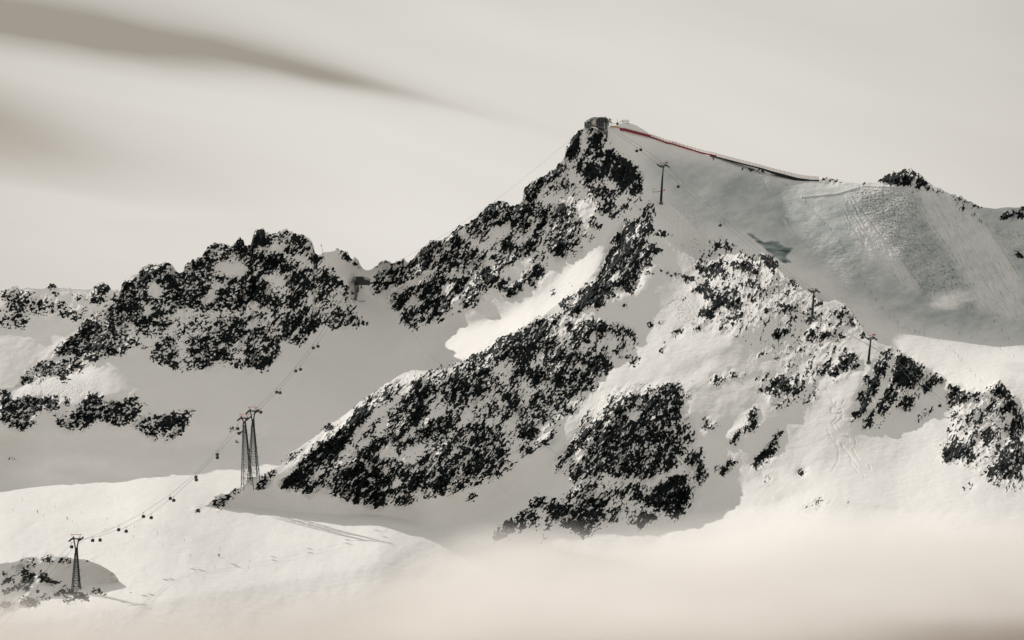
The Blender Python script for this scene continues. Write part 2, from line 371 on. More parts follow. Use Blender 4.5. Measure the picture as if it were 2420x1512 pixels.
G .85 180,0 520,0 520,60 400,120 330,130 260,200 230,250 190,250 180,160 100,200 150,100
G .97 190,90 280,110 260,210 210,250 180,200
G .8 640,0 930,0 950,70 870,150 820,160 740,100 660,50
G .8 550,50 620,60 720,90 790,170 780,220 810,240 800,290 750,300 650,260 620,350 560,360 480,330 480,430 430,440 400,600 320,590 200,590 40,630 30,500 0,440 0,160 70,200 60,350 110,390 60,450 120,480 200,430 160,420 200,320 320,260 400,140 500,60
Z .2 700,262 780,275 830,320 860,370 800,380 740,340 690,330
Z .25 755,372 815,372 820,400 775,412
G -.8 120,360 190,310 300,200 290,250 160,390
G .93 80,640 190,600 230,680 230,750 100,750 70,720
G .75 460,510 530,450 610,440 600,500 510,520
G .9 80,820 180,820 140,880 80,880
G .9 150,890 230,840 160,910
G .9 250,790 330,740 410,640 415,690 340,800 260,830
G .6 640,550 680,555 660,575
G .8 565,620 600,590 580,630
G .8 550,1050 620,900 700,800 780,720 830,600 880,500 990,420 1150,340 1330,290 1500,230 1590,230 1600,400 1590,600 1640,750 1640,880 1500,900 1550,1020 1420,1100 1240,1120 1180,1110 1000,1100 860,1030 850,1110 830,1150 740,1070 640,1150 580,1150 530,1110
G .9 380,1120 400,1050 470,900 560,820 620,740 640,690 760,600 830,590 780,680 700,740 650,780 610,880 530,960 450,1020 400,1090
G -.8 600,950 690,820 760,740 780,740 700,860 630,960
G .7 890,410 950,340 1050,320 1130,320 1090,360 1000,370 940,400
G .4 1140,320 1300,260 1420,230 1570,200 1500,240 1380,290 1250,300
G .35 1600,230 1700,280 1680,400 1620,380
G .5 1570,200 1870,200 1700,212
G .6 1640,690 1720,740 1760,710 1720,800 1650,780
G .7 1700,850 1800,850 1810,1000 1850,1050 1840,1140 1760,1170 1740,1070 1680,950
G -.75 1050,500 1230,480 1180,600 1100,540
G -.8 1380,1080 1560,1020 1650,1060 1560,1070 1430,1140 1290,1180
G .88 960,560 1100,540 1200,620 1190,780 1060,860 960,800 930,650
G .9 850,700 940,720 920,900 860,860
G .92 1400,1170 1460,1100 1600,1085 1650,1110 1690,1210 1680,1310 1640,1380 1640,1430 1530,1490 1450,1440 1350,1400 1290,1380 1230,1330 1290,1270 1370,1200
G .93 1130,1270 1150,1190 1260,1155 1220,1210 1230,1290 1180,1320
G .9 1030,1250 1140,1180 1170,1160 1070,1160 1130,1200 1060,1290 1020,1320
G .8 640,1170 760,1160 820,1240 800,1270 740,1250 690,1310 590,1290 550,1280 620,1230
G .85 860,1280 920,1210 1010,1220 990,1310 940,1340 920,1290
G .9 150,1370 230,1280 320,1290 310,1370 270,1410 200,1410
G .88 310,1360 390,1320 480,1370 640,1360 800,1290 860,1330 930,1350 830,1400 700,1400 640,1450 500,1480 400,1512 320,1440 300,1400
G .75 20,1450 150,1410 250,1460 200,1512 40,1512
G .9 900,1512 990,1400 1010,1390 970,1490
G .75 1800,600 1810,530 1860,570 1880,620 1950,590 1940,640 1850,670 1800,650
G .8 1870,170 2000,140 1990,220 1900,250
G .8 2040,100 2080,90 2130,160 2060,180
G .6 2140,170 2270,120 2200,180
G .6 2270,170 2360,150 2340,200
G .8 2310,290 2419,250 2419,290 2340,310
G .3 1780,170 1950,100 2110,30 2000,90 1850,160
G .8 2220,30 2260,20 2230,45
G .8 2290,360 2320,360 2300,375
G .78 2210,490 2260,460 2310,420 2330,520 2330,620 2300,700 2240,670 2180,670 2140,740 2140,780 2100,830 2060,790 2080,720 2150,650 2220,590 2240,550
G .8 1910,1050 1950,1000 2010,990 2090,900 2120,920 2060,960 2150,950 2080,1020 1980,1100 1940,1080
G .7 2220,1020 2250,960 2250,1000
G .8 2280,1030 2280,940 2340,860 2419,820 2419,900 2370,990 2290,1040
G .85 2370,1160 2400,1080 2419,1080 2419,1140 2390,1170
J .85 0,0 70,30 40,200 0,240
J .7 100,50 220,0 180,120 80,140
J .65 330,20 620,0 560,120 480,185 430,170 440,120 370,140 360,80
J .65 150,210 240,150 330,150 230,190 170,230
J .88 105,300 200,250 350,240 300,330 250,380 220,450 180,460 110,370
J .88 0,400 100,370 120,440 50,500 0,520
J .85 760,385 810,330 880,210 900,140 1000,40 1100,0 1280,0 1420,100 1400,140 1310,120 1330,240 1260,260 1200,330 1220,380 1200,430 1130,510 1080,500 1000,460 940,430 820,400
J -.8 940,380 1000,280 1030,330 980,400
J .8 430,610 520,530 620,500 560,560 470,640
J .9 480,660 600,580 640,470 720,420 820,400 900,430 1030,540 1020,570 960,550 900,540 870,630 790,650 750,600 640,700 540,710
J .3 340,460 450,430 430,510 360,540
J .3 530,400 640,400 560,430
J .8 1030,620 1090,590 1080,640 1050,660
J .9 170,800 290,720 300,780 300,900 280,960 320,1010 250,1060 200,1150 130,1250 100,1290 0,1240 0,910 80,850
J .72 300,740 480,680 490,720 400,740 460,800 340,840 380,900 460,980 520,1060 510,1130 510,1200 400,1290 330,1370 260,1370 240,1390 190,1380 180,1290 120,1310 160,1240 280,1130 320,1030 290,950
J .97 180,1290 260,1290 260,1370 210,1390
J -.7 190,1150 300,1040 320,1090 230,1160 170,1240
J .85 560,830 650,800 700,760 800,770 900,790 930,830 890,900 850,910 790,860 720,900 740,930 690,960 660,900 640,980 680,1010 600,1030 550,1030 560,930
J .75 920,800 1000,790 1110,830 1080,910 1040,940 920,870
J .65 1140,840 1170,900 1160,970 1130,950
J .85 510,1090 580,1040 690,1110 760,1080 820,1040 900,1060 880,1100 940,1180 940,1220 880,1260 830,1290 800,1280 700,1210 660,1180 580,1180 550,1170
J .85 960,1120 1000,1000 1060,985 1040,1050 980,1140
J .75 1010,1200 1030,1100 1140,1070 1130,1110 1050,1130
J .85 1110,1150 1210,1090 1200,1150 1140,1200
J .8 500,790 570,765 550,800
J .9 1280,800 1350,760 1340,810 1300,830
J .9 1310,715 1335,715 1325,750
J .9 1400,770 1440,775 1410,800 1380,805
J .9 1440,890 1475,880 1460,905
J .9 1500,860 1550,835 1520,870
J .85 1520,920 1570,850 1660,825 1620,870 1550,940
J .95 1400,1060 1410,1000 1445,1000 1430,1060
J .9 1410,950 1450,950 1430,990
J .7 1260,290 1330,280 1340,320 1270,330
J .8 1350,255 1450,290 1640,320 1770,360 1720,390 1660,420 1620,370 1500,350 1380,300
J .75 1690,270 1730,220 1820,200 1880,230 1850,260 1840,320 1790,290
J .75 1890,240 2030,200 2000,270 1990,320 2060,355 1900,350 1900,290
J .8 2060,200 2190,200 2290,240 2340,310 2280,330 2180,270 2100,260
J .8 1860,20 1950,30 2140,110 2070,90 2000,80 1890,50
J .8 2120,140 2200,130 2300,200 2160,190
J .65 2100,360 2220,380 2160,400
J .7 2230,420 2340,450 2330,510 2270,450
J .82 1660,480 1760,410 1900,410 2000,440 2110,460 2150,520 2170,600 2100,640 2030,630 2000,590 1930,660 1900,740 1790,730 1780,680 1860,620 1920,590 1850,560 1900,510 1780,510
J -.85 1920,460 1980,450 1970,500
J -.85 2050,540 2080,530 2040,580
J .95 1780,680 1900,640 1920,690 1880,740 1790,730
J .9 2050,660 2180,650 2160,720 2060,780 1950,840 1930,830 2000,760 2100,710
J .8 1590,570 1640,530 1630,570
J .8 1740,600 1790,600 1760,615
J .65 1720,820 1850,840 1740,850
J .75 2180,520 2260,510 2300,550 2220,570
J .5 2180,760 2300,780 2240,800
J .65 2220,1110 2290,1080 2370,1050 2370,1090 2260,1110
J .8 2220,1165 2260,1152 2240,1172
L .9 650,860 640,800 720,720 780,650 850,680 860,720 820,790 750,830 700,860
L .75 850,600 930,570 1000,570 960,620 940,680 870,680 860,630
L .85 870,720 940,680 1060,600 1075,620 1000,710 920,770 890,760
L .6 1050,750 1110,680 1060,800
L .8 1100,780 1180,700 1170,740 1110,780
L .6 1060,870 1130,810 1160,840 1090,880
L .88 1330,620 1450,590 1600,580 1720,600 1700,670 1620,740 1560,790 1480,840 1450,790 1380,740 1290,730 1290,680
L .7 1150,640 1270,600 1260,640
L .5 410,910 460,860 510,850 440,900
L .9 1700,700 1830,540 1830,580 1740,700
L .75 1940,640 2050,580 2200,640 2130,690 2080,740 2030,760 1970,720
K -.95 1190,930 1215,960 1178,1100 1145,1230 1095,1345 1015,1475 965,1505 1050,1360 1100,1230 1140,1100
B -.85 1280,850 1480,745 1560,735 1520,790 1400,830 1290,880
I 0.52 0,800 100,780 60,795
I 0.87 60,830 180,810 310,790 320,760 180,770 290,735 340,740 330,820 250,840
I 0.92 360,755 430,735 520,745 480,775 400,770
I 0.92 380,715 490,706 470,725
I 0.97 530,745 620,735 690,750 650,780 600,780 540,755
I 0.92 370,785 430,810 400,805
I 0.82 620,800 670,820 640,820
I 0.92 760,750 860,770 800,780
I 0.92 860,770 950,805 900,792
I 0.92 0,905 20,880 80,870 60,890
I 1.00 0,1000 60,920 120,900 130,960 60,980
I 1.00 120,910 240,850 330,890 320,910 200,910
I 1.00 200,960 280,910 330,920 320,960 230,970
I 1.00 360,890 450,890 500,940 560,960 560,1000 450,970 370,960
I 1.00 10,1080 80,1020 180,1000 300,980 290,1040 260,1070 230,1040 140,1030 60,1090
I 0.62 560,970 650,1010 600,1000
I 0.97 480,1060 540,1035 700,1050 830,1080 830,1130 740,1140 720,1100 620,1090 520,1090
I 0.82 570,1170 620,1120 700,1100 800,1130 700,1150
I 0.82 370,1100 430,1080 490,1100 460,1150 400,1120
I 0.87 170,1160 240,1110 290,1095 350,1130 390,1180 250,1200
I 1.00 0,1120 50,1160 130,1160 130,1200 0,1215
I 0.97 855,1045 880,1020 940,1030 1010,1065 920,1080
I 0.42 1195,1038 1240,1050 1320,1075 1250,1070
'''
ICE = '''
D .9 290,1000 360,1010 400,1060 440,1080 540,1070 610,1120 680,1120 640,1160 600,1200 680,1240 600,1245 540,1210 440,1130 360,1060
D .7 410,1010 510,1040 640,1070 600,1068 480,1052
D .5 640,1170 745,1200 700,1198
D .8 585,622 640,648 720,690 660,672 590,652
D .5 520,590 550,650 540,665
C .5 1740,400 1830,460 1790,450
C .6 1650,320 1700,350 1680,352
C .5 1800,470 1940,580 1880,545
'''
# ------------------------------------------------------------------ terrain survey grids (1 cell = 0.7 m at 4 km)
U0, V0, NU, NV = -64, 64, 1152, 640
rng = np.random.default_rng(11)
def poly_fill(pts, R=1):
    """boolean block and its corner for an outline, R cells per unit"""
    p = np.array(pts, float); p[:, 0] = (p[:, 0]-U0)*R; p[:, 1] = (p[:, 1]-V0)*R
    x0, y0 = np.floor(p.min(0)).astype(int)-1; x1, y1 = np.ceil(p.max(0)).astype(int)+1
    x0 = max(x0, 0); y0 = max(y0, 0); x1 = min(x1, NU*R); y1 = min(y1, NV*R)
    if x1 <= x0 or y1 <= y0: return None
    X, Y = np.meshgrid(np.arange(x0, x1)+.5, np.arange(y0, y1)+.5)
    ins = np.zeros(X.shape, bool)
    for i in range(len(p)):
        ax, ay = p[i]; bx, by = p[i-1]
        c = (ay > Y) != (by > Y)
        if ay != by: ins ^= c & (X < (bx-ax)*(Y-ay)/(by-ay)+ax)
    return ins, x0, y0, x1, y1
def fgauss(a, sig):
    """gaussian blur with mirrored edges"""
    ny, nx = a.shape
    b = np.concatenate([a, a[::-1]], 0); b = np.concatenate([b, b[:, ::-1]], 1)
    fy = np.fft.fftfreq(2*ny)[:, None]; fx = np.fft.rfftfreq(2*nx)[None]
    H = np.exp(-2*(math.pi*sig)**2*(fx*fx+fy*fy))
    return np.fft.irfft2(np.fft.rfft2(b)*H, b.shape)[:ny, :nx]
def bil(f, u, v, R=1):
    x = np.clip((u-U0)*R-.5, 0, f.shape[1]-1.001); y = np.clip((v-V0)*R-.5, 0, f.shape[0]-1.001)
    i = x.astype(int); j = y.astype(int); a = x-i; b = y-j
    return (f[j, i]*(1-a)+f[j, i+1]*a)*(1-b)+(f[j+1, i]*(1-a)+f[j+1, i+1]*a)*b
def spec(R, beta, lo, hi, ang=None, stretch=1.0, seed=0):
    """random relief with a power-law spectrum; wavelengths lo..hi units, grain along ang degrees"""
    r = np.random.default_rng(seed)
    n = r.standard_normal((NV*R, NU*R))
    fy = np.fft.fftfreq(NV*R, 1/R)[:, None]; fx = np.fft.rfftfreq(NU*R, 1/R)[None]
    if ang is not None:
        c, s = math.cos(math.radians(ang)), math.sin(math.radians(ang))
        fa = fx*c-fy*s; fb = fx*s+fy*c
        k = np.sqrt((fa*stretch)**2+(fb/stretch**.3)**2)
    else: k = np.sqrt(fx*fx+fy*fy)
    k0 = np.sqrt(fx*fx+fy*fy)
    A = np.where(k > 0, (k+1e-9)**(-beta), 0)*np.exp(-(k0*lo*.6)**2)*(1-np.exp(-(k*hi)**2))
    f = np.fft.irfft2(np.fft.rfft2(n)*A, n.shape)
    return ((f-f.mean())/f.std()).astype(np.float32)
def equal(f):
    """rank-equalise to 0..1 so a threshold is an area share"""
    q = np.quantile(f[::5, ::5], np.linspace(0, 1, 257)); return np.interp(f, q, np.linspace(0, 1, 257)).astype(np.float32)

R2 = 2
def paint(text, soft):
    d = np.zeros((NV*R2, NU*R2), np.float32)
    for ln in text.strip().split('\n'):
        t, a, rest = ln.split(' ', 2); a = float(a)
        r = poly_fill(TL(t, rest), R2)
        if r is None: continue
        m, x0, y0, x1, y1 = r; b = d[y0:y1, x0:x1]
        if a > 0: b[m] = np.maximum(b[m], a)
        else: b[m] *= 1-abs(a)
    return fgauss(d, soft*R2)
dens = paint(ROCKS, 0.9)
dens = np.maximum(np.maximum(dens, np.clip(1.25*fgauss(dens, 1.6*R2), 0, .8)*np.clip(dens*6, 0, 1)), .36*fgauss(dens, 4*R2))
iced = paint(ICE, 1.6)
cut = np.zeros_like(dens)                              # gullies and snow ramps that stay free of rock
for ln in ROCKS.strip().split('\n'):
    tl_, am, s_ = ln.split(' ', 2)
    if float(am) < 0:
        r = poly_fill(TL(tl_, s_), R2)
        if r is not None: b_ = cut[r[2]:r[4], r[1]:r[3]]; b_[r[0]] = np.maximum(b_[r[0]], -float(am))
cut = fgauss(cut, .7*R2); dens = dens*(1-cut)
# noise that decides where rock breaks through: three grains
UU, VV = np.meshgrid((np.arange(NU*R2)+.5)/R2+U0, (np.arange(NV*R2)+.5)/R2+V0)
def mixn(seed, beta, lo, hi):
    a = spec(R2, beta, lo, hi, 50, 2.3, seed); b = spec(R2, beta, lo, hi*.9, 14, 1.5, seed+1); c = spec(R2, beta, lo, hi, 66, 2.0, seed+2)
    wl = 1/(1+np.exp((UU-255)/14))                     # the left massif: flat-lying ledges
    wr = 1/(1+np.exp(-(UU-560-(VV-300)*.3)/25))
    return a*(1-wl)*(1-.6*wr)+b*wl+c*.6*wr
big = mixn(3, 1.4, 1.0, 22); small = mixn(13, .95, .55, 7)
val = equal(big*.48+small*.72-.40*np.abs(spec(R2, 1.3, .8, 24, 50, 1.6, 21))-.35*np.abs(spec(R2, 1.0, .6, 9, 40, 1.5, 22)))
wx = spec(R2, 1.1, .7, 12, seed=31)*1.3; wy = spec(R2, 1.1, .7, 12, seed=32)*1.1
dw = bil(dens, UU+wx, VV+wy, R2)
core = np.clip((dw-.86)/.12, 0, 1)
rock = dw*.85+.05*np.clip(dw*3, 0, 1)+core*.13-val            # >0 bare rock
vl = 1/(1+np.exp((UU-255)/14))
vein = spec(R2, .8, .5, 8, 52, 3.6, 91)*(1-vl)+spec(R2, .8, .5, 7, 24, 2.2, 92)*vl
rock = rock-.20*np.clip(vein-.45, 0, 1.6)*(1-.35*core)+.03     # thin snow veins along the strata
rock = np.where(dw < .05, -0.5, rock)
cov = fgauss(dens, 3.0*R2)                             # how rocky the neighbourhood is

# relief towards the viewer, metres
rr = spec(R2, 1.7, 1.5, 55, 50, 1.7, 41)
ledge = fgauss(np.clip(rock*6, -1, 1).astype(np.float32), .55*R2)
relief = cov*(rr*4.6+ledge*1.8+spec(R2, 1.2, .8, 10, 55, 1.4, 43)*.55)
swell = spec(R2, 2.1, 8, 120, 35, 1.2, 51)*1.2+spec(R2, 2.0, 5, 45, 30, 1.3, 55)*.35          # wind-shaped snow
cliff = np.clip((cov-.30)/.4, 0, 1)

# lay of the land: far-field depths per mass
def tps(cp):
    cp = np.array(cp, float); n = len(cp)
    x, y, z = cp[:, 0]/100, cp[:, 1]/100, cp[:, 2]
    def k(r2): return np.where(r2 > 0, .5*r2*np.log(r2+1e-12), 0)
    A = np.zeros((n+3, n+3)); A[:n, :n] = k((x[:, None]-x)**2+(y[:, None]-y)**2)+np.eye(n)*.02
    A[:n, n:] = np.stack([np.ones(n), x, y], 1); A[n:, :n] = A[:n, n:].T
    w = np.linalg.solve(A, np.r_[z, 0, 0, 0])
    g = 8
    us = (np.arange(NU//g+1)*g+U0)/100.; vs = (np.arange(NV//g+1)*g+V0)/100.
    X, Y = np.meshgrid(us, vs)
    out = w[n]+w[n+1]*X+w[n+2]*Y
    for i in range(n): out = out+w[i]*k((X-x[i])**2+(Y-y[i])**2)
    # bicubic-ish upsample: linear then blur
    uu = (np.arange(NU)+.5)/g; vv = (np.arange(NV)+.5)/g
    i = uu.astype(int); a = uu-i; j = vv.astype(int); b = (vv-j)[:, None]
    o = out[:, i]*(1-a)+out[:, i+1]*a
    o = o[j]*(1-b)+o[j+1]*b
    return fgauss(o, 5)
LAM = 1/220.0**2
def lay(cp, zones):
    D0 = tps(cp)
    gx = np.zeros((NV, NU)); gz = np.zeros((NV, NU))
    for sft, ax, az, pts in zones:
        r = poly_fill(pts)
        if r is None: continue
        m = np.zeros((NV, NU)); m[r[2]:r[4], r[1]:r[3]] = r[0]
        m = fgauss(m, sft)
        gx += m*ax; gz += m*az
    mpp = 4000/F
    ax = gx*mpp; ay = -gz*mpp                          # per cell; v runs down
    def mir(a, sx, sy):
        b = np.concatenate([a, sy*a[::-1]], 0); return np.concatenate([b, sx*b[:, ::-1]], 1)
    AX = np.fft.fft2(mir(ax, -1, 1)); AY = np.fft.fft2(mir(ay, 1, -1))
    fy = np.fft.fftfreq(2*NV)[:, None]*2*math.pi; fx = np.fft.fftfreq(2*NU)[None]*2*math.pi
    E = -(1j*fx*AX+1j*fy*AY)/(fx*fx+fy*fy+LAM)
    return D0+np.real(np.fft.ifft2(E))[:NV, :NU]

# ------------------------------------------------------------------ materials of the land
def new_mat(name):
    m = bpy.data.materials.new(name); m.use_nodes = True
    return m, m.node_tree.nodes, m.node_tree.links, m.node_tree.nodes['Principled BSDF']
def land_material():
    m, N, L, B = new_mat('snow_and_rock')
    def nz(scale, det, rough=.55, src=None, vec=None):
        n = N.new('ShaderNodeTexNoise'); n.inputs['Scale'].default_value = scale; n.inputs['Detail'].default_value = det
        n.inputs['Roughness'].default_value = rough
        L.new(vec or geo.outputs['Position'], n.inputs['Vector']); return n.outputs[0]
    def mth(op, a, b=None):
        n = N.new('ShaderNodeMath'); n.operation = op
        for i, x in enumerate((a, b)):
            if x is None: continue
            if isinstance(x, (int, float)): n.inputs[i].default_value = x
            else: L.new(x, n.inputs[i])
        return n.outputs[0]
    def sst(x, a, b):
        n = N.new('ShaderNodeMapRange'); n.interpolation_type = 'SMOOTHSTEP'
        L.new(x, n.inputs[0]); n.inputs[1].default_value = a; n.inputs[2].default_value = b; return n.outputs[0]
    geo = N.new('ShaderNodeNewGeometry')
    at = N.new('ShaderNodeAttribute'); at.attribute_name = 'bare'
    ic = N.new('ShaderNodeAttribute'); ic.attribute_name = 'ice'
    ro = N.new('ShaderNodeAttribute'); ro.attribute_name = 'rough'
    fine = mth('MULTIPLY', mth('SUBTRACT', nz(.9, 3), .5), .30)
    rf = sst(mth('ADD', at.outputs['Fac'], fine), -.05, .10)
    # rock: near-black wet gneiss with paler weathered faces
    rc = N.new('ShaderNodeValToRGB'); L.new(nz(.35, 7, .75), rc.inputs[0])
    e = rc.color_ramp.elements
    e[0].position = .42; e[0].color = (.0015, .0038, .0043, 1); e[1].position = .74; e[1].color = (.026, .033, .032, 1)
    sc = N.new('ShaderNodeValToRGB'); L.new(nz(.012, 4, .6), sc.inputs[0])
    e = sc.color_ramp.elements
    e[0].position = .3; e[0].color = (.82, .803, .780, 1); e[1].position = .75; e[1].color = (.87, .85, .822, 1)
    icr = N.new('ShaderNodeValToRGB')
    mp = N.new('ShaderNodeMapping'); mp.inputs['Rotation'].default_value = (0, math.radians(38), 0); mp.inputs['Scale'].default_value = (.05, .05, .35)
    L.new(geo.outputs['Position'], mp.inputs[0]); L.new(nz(1.0, 5, .65, vec=mp.outputs[0]), icr.inputs[0])
    e = icr.color_ramp.elements
    e[0].position = .35; e[0].color = (.03, .065, .07, 1); e[1].position = .7; e[1].color = (.42, .47, .46, 1)
    mi = N.new('ShaderNodeMix'); mi.data_type = 'RGBA'
    fi = sst(mth('ADD', ic.outputs['Fac'], mth('MULTIPLY', mth('SUBTRACT', nz(.16, 5, .7), .5), 1.1)), .30, .80)
    fr = N.new('ShaderNodeAttribute'); fr.attribute_name = 'glacier_shade'
    mf = N.new('ShaderNodeMix'); mf.data_type = 'RGBA'; mf.inputs['B'].default_value = (.40, .435, .43, 1)  # deeper glacier shade painted into the snow colour as a darker grey-teal
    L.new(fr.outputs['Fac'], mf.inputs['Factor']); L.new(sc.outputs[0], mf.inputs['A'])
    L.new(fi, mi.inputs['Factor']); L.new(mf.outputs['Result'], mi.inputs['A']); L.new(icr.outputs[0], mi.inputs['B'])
    mx = N.new('ShaderNodeMix'); mx.data_type = 'RGBA'
    L.new(rf, mx.inputs['Factor']); L.new(mi.outputs['Result'], mx.inputs['A']); L.new(rc.outputs[0], mx.inputs['B'])
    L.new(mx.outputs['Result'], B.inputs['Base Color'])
    B.inputs['Roughness'].default_value = .75; B.inputs['Specular IOR Level'].default_value = .06
    # small relief: wind crust, tracks and broken rock
    h = mth('ADD', mth('MULTIPLY', nz(.16, 5, .6), 1.0), mth('MULTIPLY', mth('MULTIPLY', nz(.55, 4, .6), ro.outputs['Fac']), 3.0))
    bp = N.new('ShaderNodeBump'); bp.inputs['Strength'].default_value = .5; bp.inputs['Distance'].default_value = 1.3
    L.new(h, bp.inputs['Height']); L.new(bp.outputs[0], B.inputs['Normal'])
    return m
LAND = land_material()

def sheet(name, top, bottom, D, du=.62, dv=.62, pad=(90, 90), jag=.9, off=0.0, skirt=None, ends=(None, None), key=0):
    """one mass of ground: surveyed skyline, front face, and a real far side falling away behind the crest"""
    tp = np.array(top, float); o = np.argsort(tp[:, 0], kind='stable'); tp = tp[o]
    ul, ur = tp[0, 0], tp[-1, 0]
    a = max(ul, -6); b = min(ur, 1030)
    us = np.arange(a, b, du)
    if ends[0] is not None: us = np.r_[np.linspace(a-ends[0], a, int(ends[0]/5), endpoint=False), us]
    if ends[1] is not None: us = np.r_[us, np.linspace(b, b+ends[1], int(ends[1]/5))]
    tv = np.interp(us, tp[:, 0], tp[:, 1])
    jn = spec(1, 1.0, 1.0, 30, seed=70+key)[5, :]
    jj = np.interp(us, np.arange(NU)+U0, jn)
    near = bil(dens, us, tv+2.5, R2)
    tv = tv+jj*jag*np.clip(near*1.5, 0.0, 1)
    bv = np.interp(us, np.array(bottom)[:, 0], np.array(bottom)[:, 1])
    bv = np.convolve(np.pad(bv, 60, mode='edge'), np.hanning(121)/np.hanning(121).sum(), 'valid')
    n = int((bv-tv).max()/dv)+1
    t = np.linspace(0, 1, n)[:, None]
    Vg = tv[None]*(1-t)+bv[None]*t; Ug = np.repeat(us[None], n, 0)
    y = bil(D, Ug, Vg)+off
    hgt = bil(relief, Ug, Vg, R2)+bil(swell, Ug, Vg, R2)+bil(track, Ug, Vg, R2)
    fade = np.clip((Vg-tv[None])/6, 0.25, 1)
    y = y-hgt*fade
    extra = EXTRA.get(name)
    if extra is not None: y = y-extra(Ug, Vg)
    bare = bil(rock, Ug, Vg, R2); ice = bil(iced, Ug, Vg, R2)
    X = (Ug-512)*y/F; Z = (320-Vg)*y/F
    # far side
    m = 14
    k = np.arange(m, 0, -1)[:, None].astype(float)
    back = (k**1.6)*3.0
    nb = spec(1, 1.6, 2, 60, seed=90+key)[:m, :]; nb = np.stack([np.interp(us, np.arange(NU)+U0, r) for r in nb])
    drop = back*.95+np.abs(nb)*np.minimum(k, 5)*.5
    yb = y[0][None]+back; xb = X[0][None]*(1+0*k); zb = Z[0][None]-drop
    X = np.concatenate([xb, X]); Y = np.concatenate([yb, y]); Z = np.concatenate([zb, Z])
    bare = np.concatenate([np.repeat(bare[:1]-.15, m, 0), bare]); ice = np.concatenate([np.zeros((m, len(us))), ice])
    rg = ROUGH(np.concatenate([np.repeat(Ug[:1], m, 0), Ug]), np.concatenate([np.repeat(Vg[:1], m, 0), Vg]))
    nr, nc = X.shape
    co = np.stack([X, Y, Z], -1).reshape(-1, 3).astype(np.float32)
    idx = np.arange(nr*nc).reshape(nr, nc)
    q = np.stack([idx[:-1, :-1], idx[1:, :-1], idx[1:, 1:], idx[:-1, 1:]], -1).reshape(-1, 4)
    me = bpy.data.meshes.new(name); me.vertices.add(len(co)); me.vertices.foreach_set('co', co.ravel())
    me.loops.add(q.size); me.loops.foreach_set('vertex_index', q.ravel().astype(np.int32))
    me.polygons.add(len(q)); me.polygons.foreach_set('loop_start', np.arange(0, q.size, 4, dtype=np.int32))
    me.polygons.foreach_set('use_smooth', np.ones(len(q), bool))
    me.update()
    fn = GLACIER_SHADE(np.concatenate([np.repeat(Ug[:1], m, 0), Ug]), np.concatenate([np.repeat(Vg[:1], m, 0), Vg])) if name == 'mountain' else rg*0
    for nm, arr in (('bare', bare), ('ice', ice), ('rough', rg), ('glacier_shade', fn)):
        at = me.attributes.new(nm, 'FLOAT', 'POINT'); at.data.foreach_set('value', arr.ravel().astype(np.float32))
    me.materials.append(LAND)
    ob = bpy.data.objects.new(name, me); S.collection.objects.link(ob)
    ob['kind'] = 'structure'
    return ob

# moguls, ploughed pistes and wind ripples on the glacier
MOG = [TL('D', '1110,690 1180,660 1400,655 1600,680 1650,880 1740,990 1860,1180 2060,1500 2060,1620 1700,1560 1500,1240 1260,940 1150,770'),
       TL('D', '2130,940 2419,1000 2419,1400 2330,1240 2200,1060')]
GROOM = [TL('D', '1620,690 1800,700 2000,800 2130,940 2200,1060 2419,1400 2419,1700 2100,1600 1860,1180 1740,990 1650,880'),
         TL('D', '1050,720 1130,760 1260,940 1500,1240 1650,1440 1500,1400 1300,1250 1150,1100 1060,960')]
RUF = [TL('C', '1900,880 2050,920 2250,980 2419,1040 2419,1512 2300,1512 2100,1300 1960,1150'),
       TL('J', '1350,20 1860,20 2150,120 2400,300 2400,600 2100,400 1700,200'),
       TL('J', '1480,560 1700,500 1700,700 1780,760 1700,960 1600,800'), TL('K', '0,250 300,330 420,420 380,600 150,600 0,560'),
       TL('E', '300,200 700,150 1000,250 900,300 760,360 500,340 200,330')]
def soft(ps, s):
    m = np.zeros((NV, NU))
    for p in ps:
        r = poly_fill(p); m[r[2]:r[4], r[1]:r[3]] += r[0]
    return fgauss(m, s)
mog = soft(MOG, 3.5); groom = soft(GROOM, 1.5); ruf = soft(RUF, 5)
def ROUGH(u, v): return bil(ruf, u, v)*1.0+bil(mog, u, v)*.25
glacier_shade = soft([[(640,150),(706,165),(820,185),(960,190),(1080,215),(1090,350),(960,335),(900,325),(820,270),(760,240),(706,225),(660,185)]], 9)  # glacier area whose snow colour carries painted shade
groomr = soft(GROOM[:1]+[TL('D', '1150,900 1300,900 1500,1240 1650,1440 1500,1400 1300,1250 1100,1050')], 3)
shade_mottle = 1+.16*spec(1, 1.3, 3, 60, 20, 2.0, 71)
def GLACIER_SHADE(u, v): return np.clip((bil(glacier_shade, u, v)*.76-bil(groomr, u, v)*.42)*bil(shade_mottle, u, v), 0, 1)  # strength of the painted shade, weaker on groomed lanes
